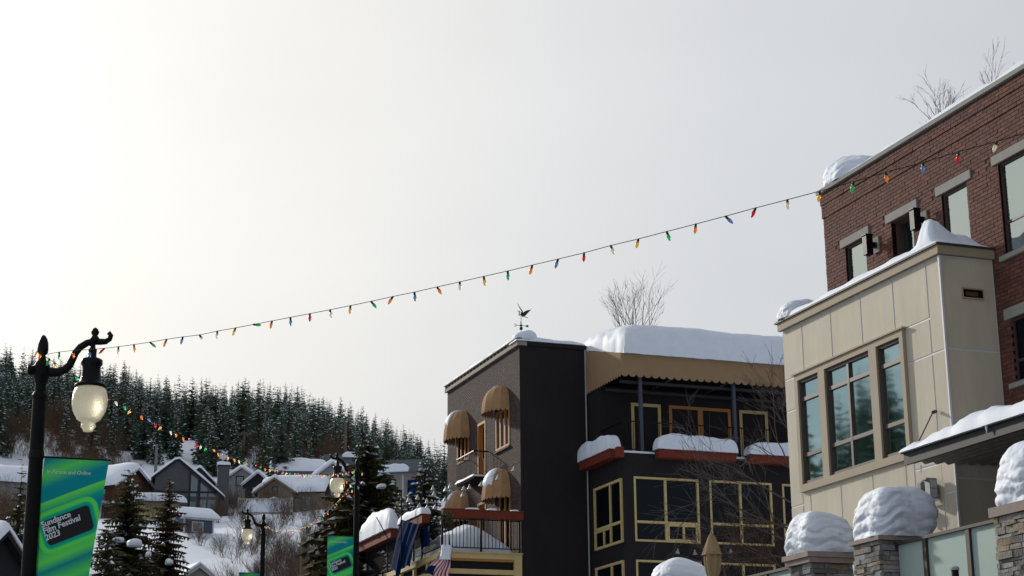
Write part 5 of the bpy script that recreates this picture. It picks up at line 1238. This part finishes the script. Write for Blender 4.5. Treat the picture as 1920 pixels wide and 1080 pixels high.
h.gable(1.8, 1.8, 1.3, 2.1, 1.3, 4.2, WPG, RG, .7, .4, None, 'x', x0=-2.0, y0=1.8, seed=22)
h = House('near_house', 'dark house with steep snow covered roof cut off in the lower left corner', -8, 1140, 58, 40, drop=8)
h.gable(2.0, 2.0, .3, 2.3, .3, 4, WC, WC, .35, .3, WC, seed=23)
h = House('shed_roof', 'little snowy shed roof low between the spruces and the straw reeds', 372, 1085, 84, 18)
h.gable(.55, .55, .1, .5, .1, 1.4, WBE, WC, .12, .12, WW, seed=24)
# utility poles
def upole(px, py, D, label, arm=True, h_=None, m_=POLEW):
    p = at(px, py, D); gz = ground_z(p.x, p.y); t = thing('utility_pole', label, 'pole', (p.x, p.y, gz), 'wooden poles')
    m = MB(); m.tube([(p.x, p.y, gz-.5), (p.x, p.y, p.z)], [.19, .14], 8); m.build('post', m_, t)
    if arm:
        a = RT.copy(); a.z = 0; m = MB(); c = Vector((p.x, p.y, p.z-.35)); m.tube([c-a*.85, c+a*.85], .09, 6); m.build('crossarm', m_, t)
        m = MB()
        for q in (-.75, -.3, .3, .75): b_ = c+a*q; m.tube([b_, b_+Vector((0, 0, .3))], .05, 5)
        m.build('insulator', GREY, t)
        m = MB(); m.lathe(c-a*.35+Vector((0, -.1, -1.9)), [(.2, 0), (.22, .1), (.22, .8), (.12, .9)], 10); m.build('transformer', GREY, t)
upole(458, 809, 205, 'wooden utility pole with crossarm and grey transformer above the houses')
upole(294, 833, 190, 'grey utility pole behind the ridge of the grey chalet', False, None, GREY)
upole(648, 793, 212, 'plain brown pole standing against the forest above the red trimmed house', False)
upole(569, 1009, 86, 'short weathered pole on the snowy slope between the two farther lamps', False)
# hanging cone lamps over the terrace
_c = MB(); _c.lathe((0, 0, 0), [(.095, 0), (.088, .012), (.03, .13), (.022, .16), (.012, .18), (.012, .2)], 12); CME = _c.mesh('cone_lamp', BELL)
def cone(px, py, P, label, g):
    o = bpy.data.objects.new('cone_lamp', CME); COL.objects.link(o); o.location = P-Vector((0, 0, .1)); tag(o, label, 'lamp', g); o.rotation_euler = (rnd.uniform(-.15, .15), rnd.uniform(-.15, .15), 0)
g = 'cone lamps hanging over the terrace'
BP = [(812, 914), (836, 916), (844.5, 910), (845.5, 917), (814, 924), (783, 931.5), (766.6, 935), (771, 940), (801, 938), (786, 946.5), (801, 949), (816, 949), (835, 934), (869, 915), (880.7, 912), (901.5, 907), (868, 926)]
for px, py in BP: cone(px, py, at(px, py, 66.5), 'small grey cone lamp hanging over the terrace in front of spruces and brick wall', g)
cone(933, 895, at(933, 895, 65), 'grey cone lamp hanging in front of the snowy lower dome awning', g); cone(963, 879, at(963, 879, 65), 'grey cone lamp hanging alone near the dark wall corner', g)
for px, py in ((1270, 1033), (1303, 1035), (1370, 1032)): cone(px, py, ony(px, py, 58.3), 'grey cone lamp under the big yellow framed windows of the dark wall', 'cone lamps on the dark wall')
t = thing('lamp_wire', 'thin wires carrying the grey cone lamps over the terrace', 'wire', at(840, 930, 66.5))
m = MB(); W1 = [(762, 930), (771, 933), (786, 938), (801, 942), (816, 941), (835, 928), (868, 918), (902, 902), (933, 887), (963, 872), (976, 866)]; W2 = [(762, 928), (783, 924), (812, 908), (845, 903), (869, 908), (881, 906), (902, 900)]
for Wq in (W1, W2): m.tube([at(a, b_, 66.5 if a < 910 else 65.2) for a, b_ in Wq], .006, 4)
for px, py in BP: P = at(px, py, 66.5); m.tube([P+Vector((0, 0, .08)), P+Vector((0, 0, .22))], .005, 4)
m.build('wire', BLACK, t)
for px, y0, y1, lab in ((753, 918, 985, 'thin dark lamp pole rising behind the far red terrace box'), (792, 903, 965, 'thin dark lamp pole rising beside the shorter red terrace box')):
    P, Q = at(px, y0, 67.5), at(px, y1, 67.5); m = MB(); m.tube([Vector((P.x, P.y, 9.9)), P], .022, 6); solo(m, 'lamp_pole', BLACK, lab, 'pole')
# overhead cables between the houses
for i, (a, b_, D0, D1, sg) in enumerate((((294, 838), (458, 812), 190, 205, 1.5), ((458, 812), (648, 797), 205, 212, 1.5), ((0, 995), (80, 970), 95, 95, .3), ((294, 838), (190, 905), 190, 150, 1))):
    m = MB(); m.tube(catenary(at(*a, D0), at(*b_, D1), sg, 12), .018, 4)
    solo(m, 'overhead_cable', BLACK, ('thin cable sagging from the grey pole to the crossarm pole', 'thin cable sagging from the crossarm pole to the plain brown pole', 'pale cable crossing the brown bushes at the far left edge', 'thin cable dropping from the grey pole to the brown gabled house')[i], 'cable', 'overhead cables')
# evergreen wreath and the second dark cloth on the terrace corner
c = onx(838, 975, 19.55); m = MB(); r2 = random.Random(9)
for i in range(420):
    d = Vector((r2.gauss(0, 1), r2.gauss(0, 1), r2.gauss(0, 1))).normalized(); p = c+Vector((d.x*.22, d.y*.34, d.z*.36))*r2.uniform(.5, 1.0); q = Vector((r2.gauss(0, 1), r2.gauss(0, 1), r2.gauss(0, 1)-.4)).normalized()*.13
    o_ = q.orthogonal().normalized()*.03; m.add([p-o_, p+o_, p+q], [(0, 1, 2)])
solo(m, 'evergreen_wreath', NEEDN, 'dark evergreen wreath hung on the corner of the terrace railing', 'wreath')
qb = [onx(*p_, 19.55) for p_ in ((787, 992), (808, 985), (790, 1030), (806, 1022))]
m = MB(); m.grid(lambda u, v: (qb[0]*(1-u)+qb[1]*u)*(1-v)+(qb[2]*(1-u)+qb[3]*u)*v+Vector((.05*math.sin(u*12), .04*math.sin(u*9), -.05*math.sin(u*7)*v)), 20, 10)
solo(m, 'dark_cloth', NAVY, 'short dark navy cloth hanging behind the shorter red terrace box', 'cloth', smooth=True)
# little bare trees and brush between the houses
for i in range(85):
    px = r2.uniform(205, 640); D = r2.uniform(138, 176); p = at(px, 940, D); z = ground_z(p.x, p.y); s_ = r2.uniform(.35, .75)
    o = bpy.data.objects.new('bare_shrub', VS[r2.randrange(7)]); COL.objects.link(o); o.location = (p.x, p.y, z); o.scale = (s_*.8, s_*.8, s_); o.rotation_euler.z = i
    tag(o, 'bare brown brush growing between the hillside houses', 'shrub', 'brush between the hillside houses')
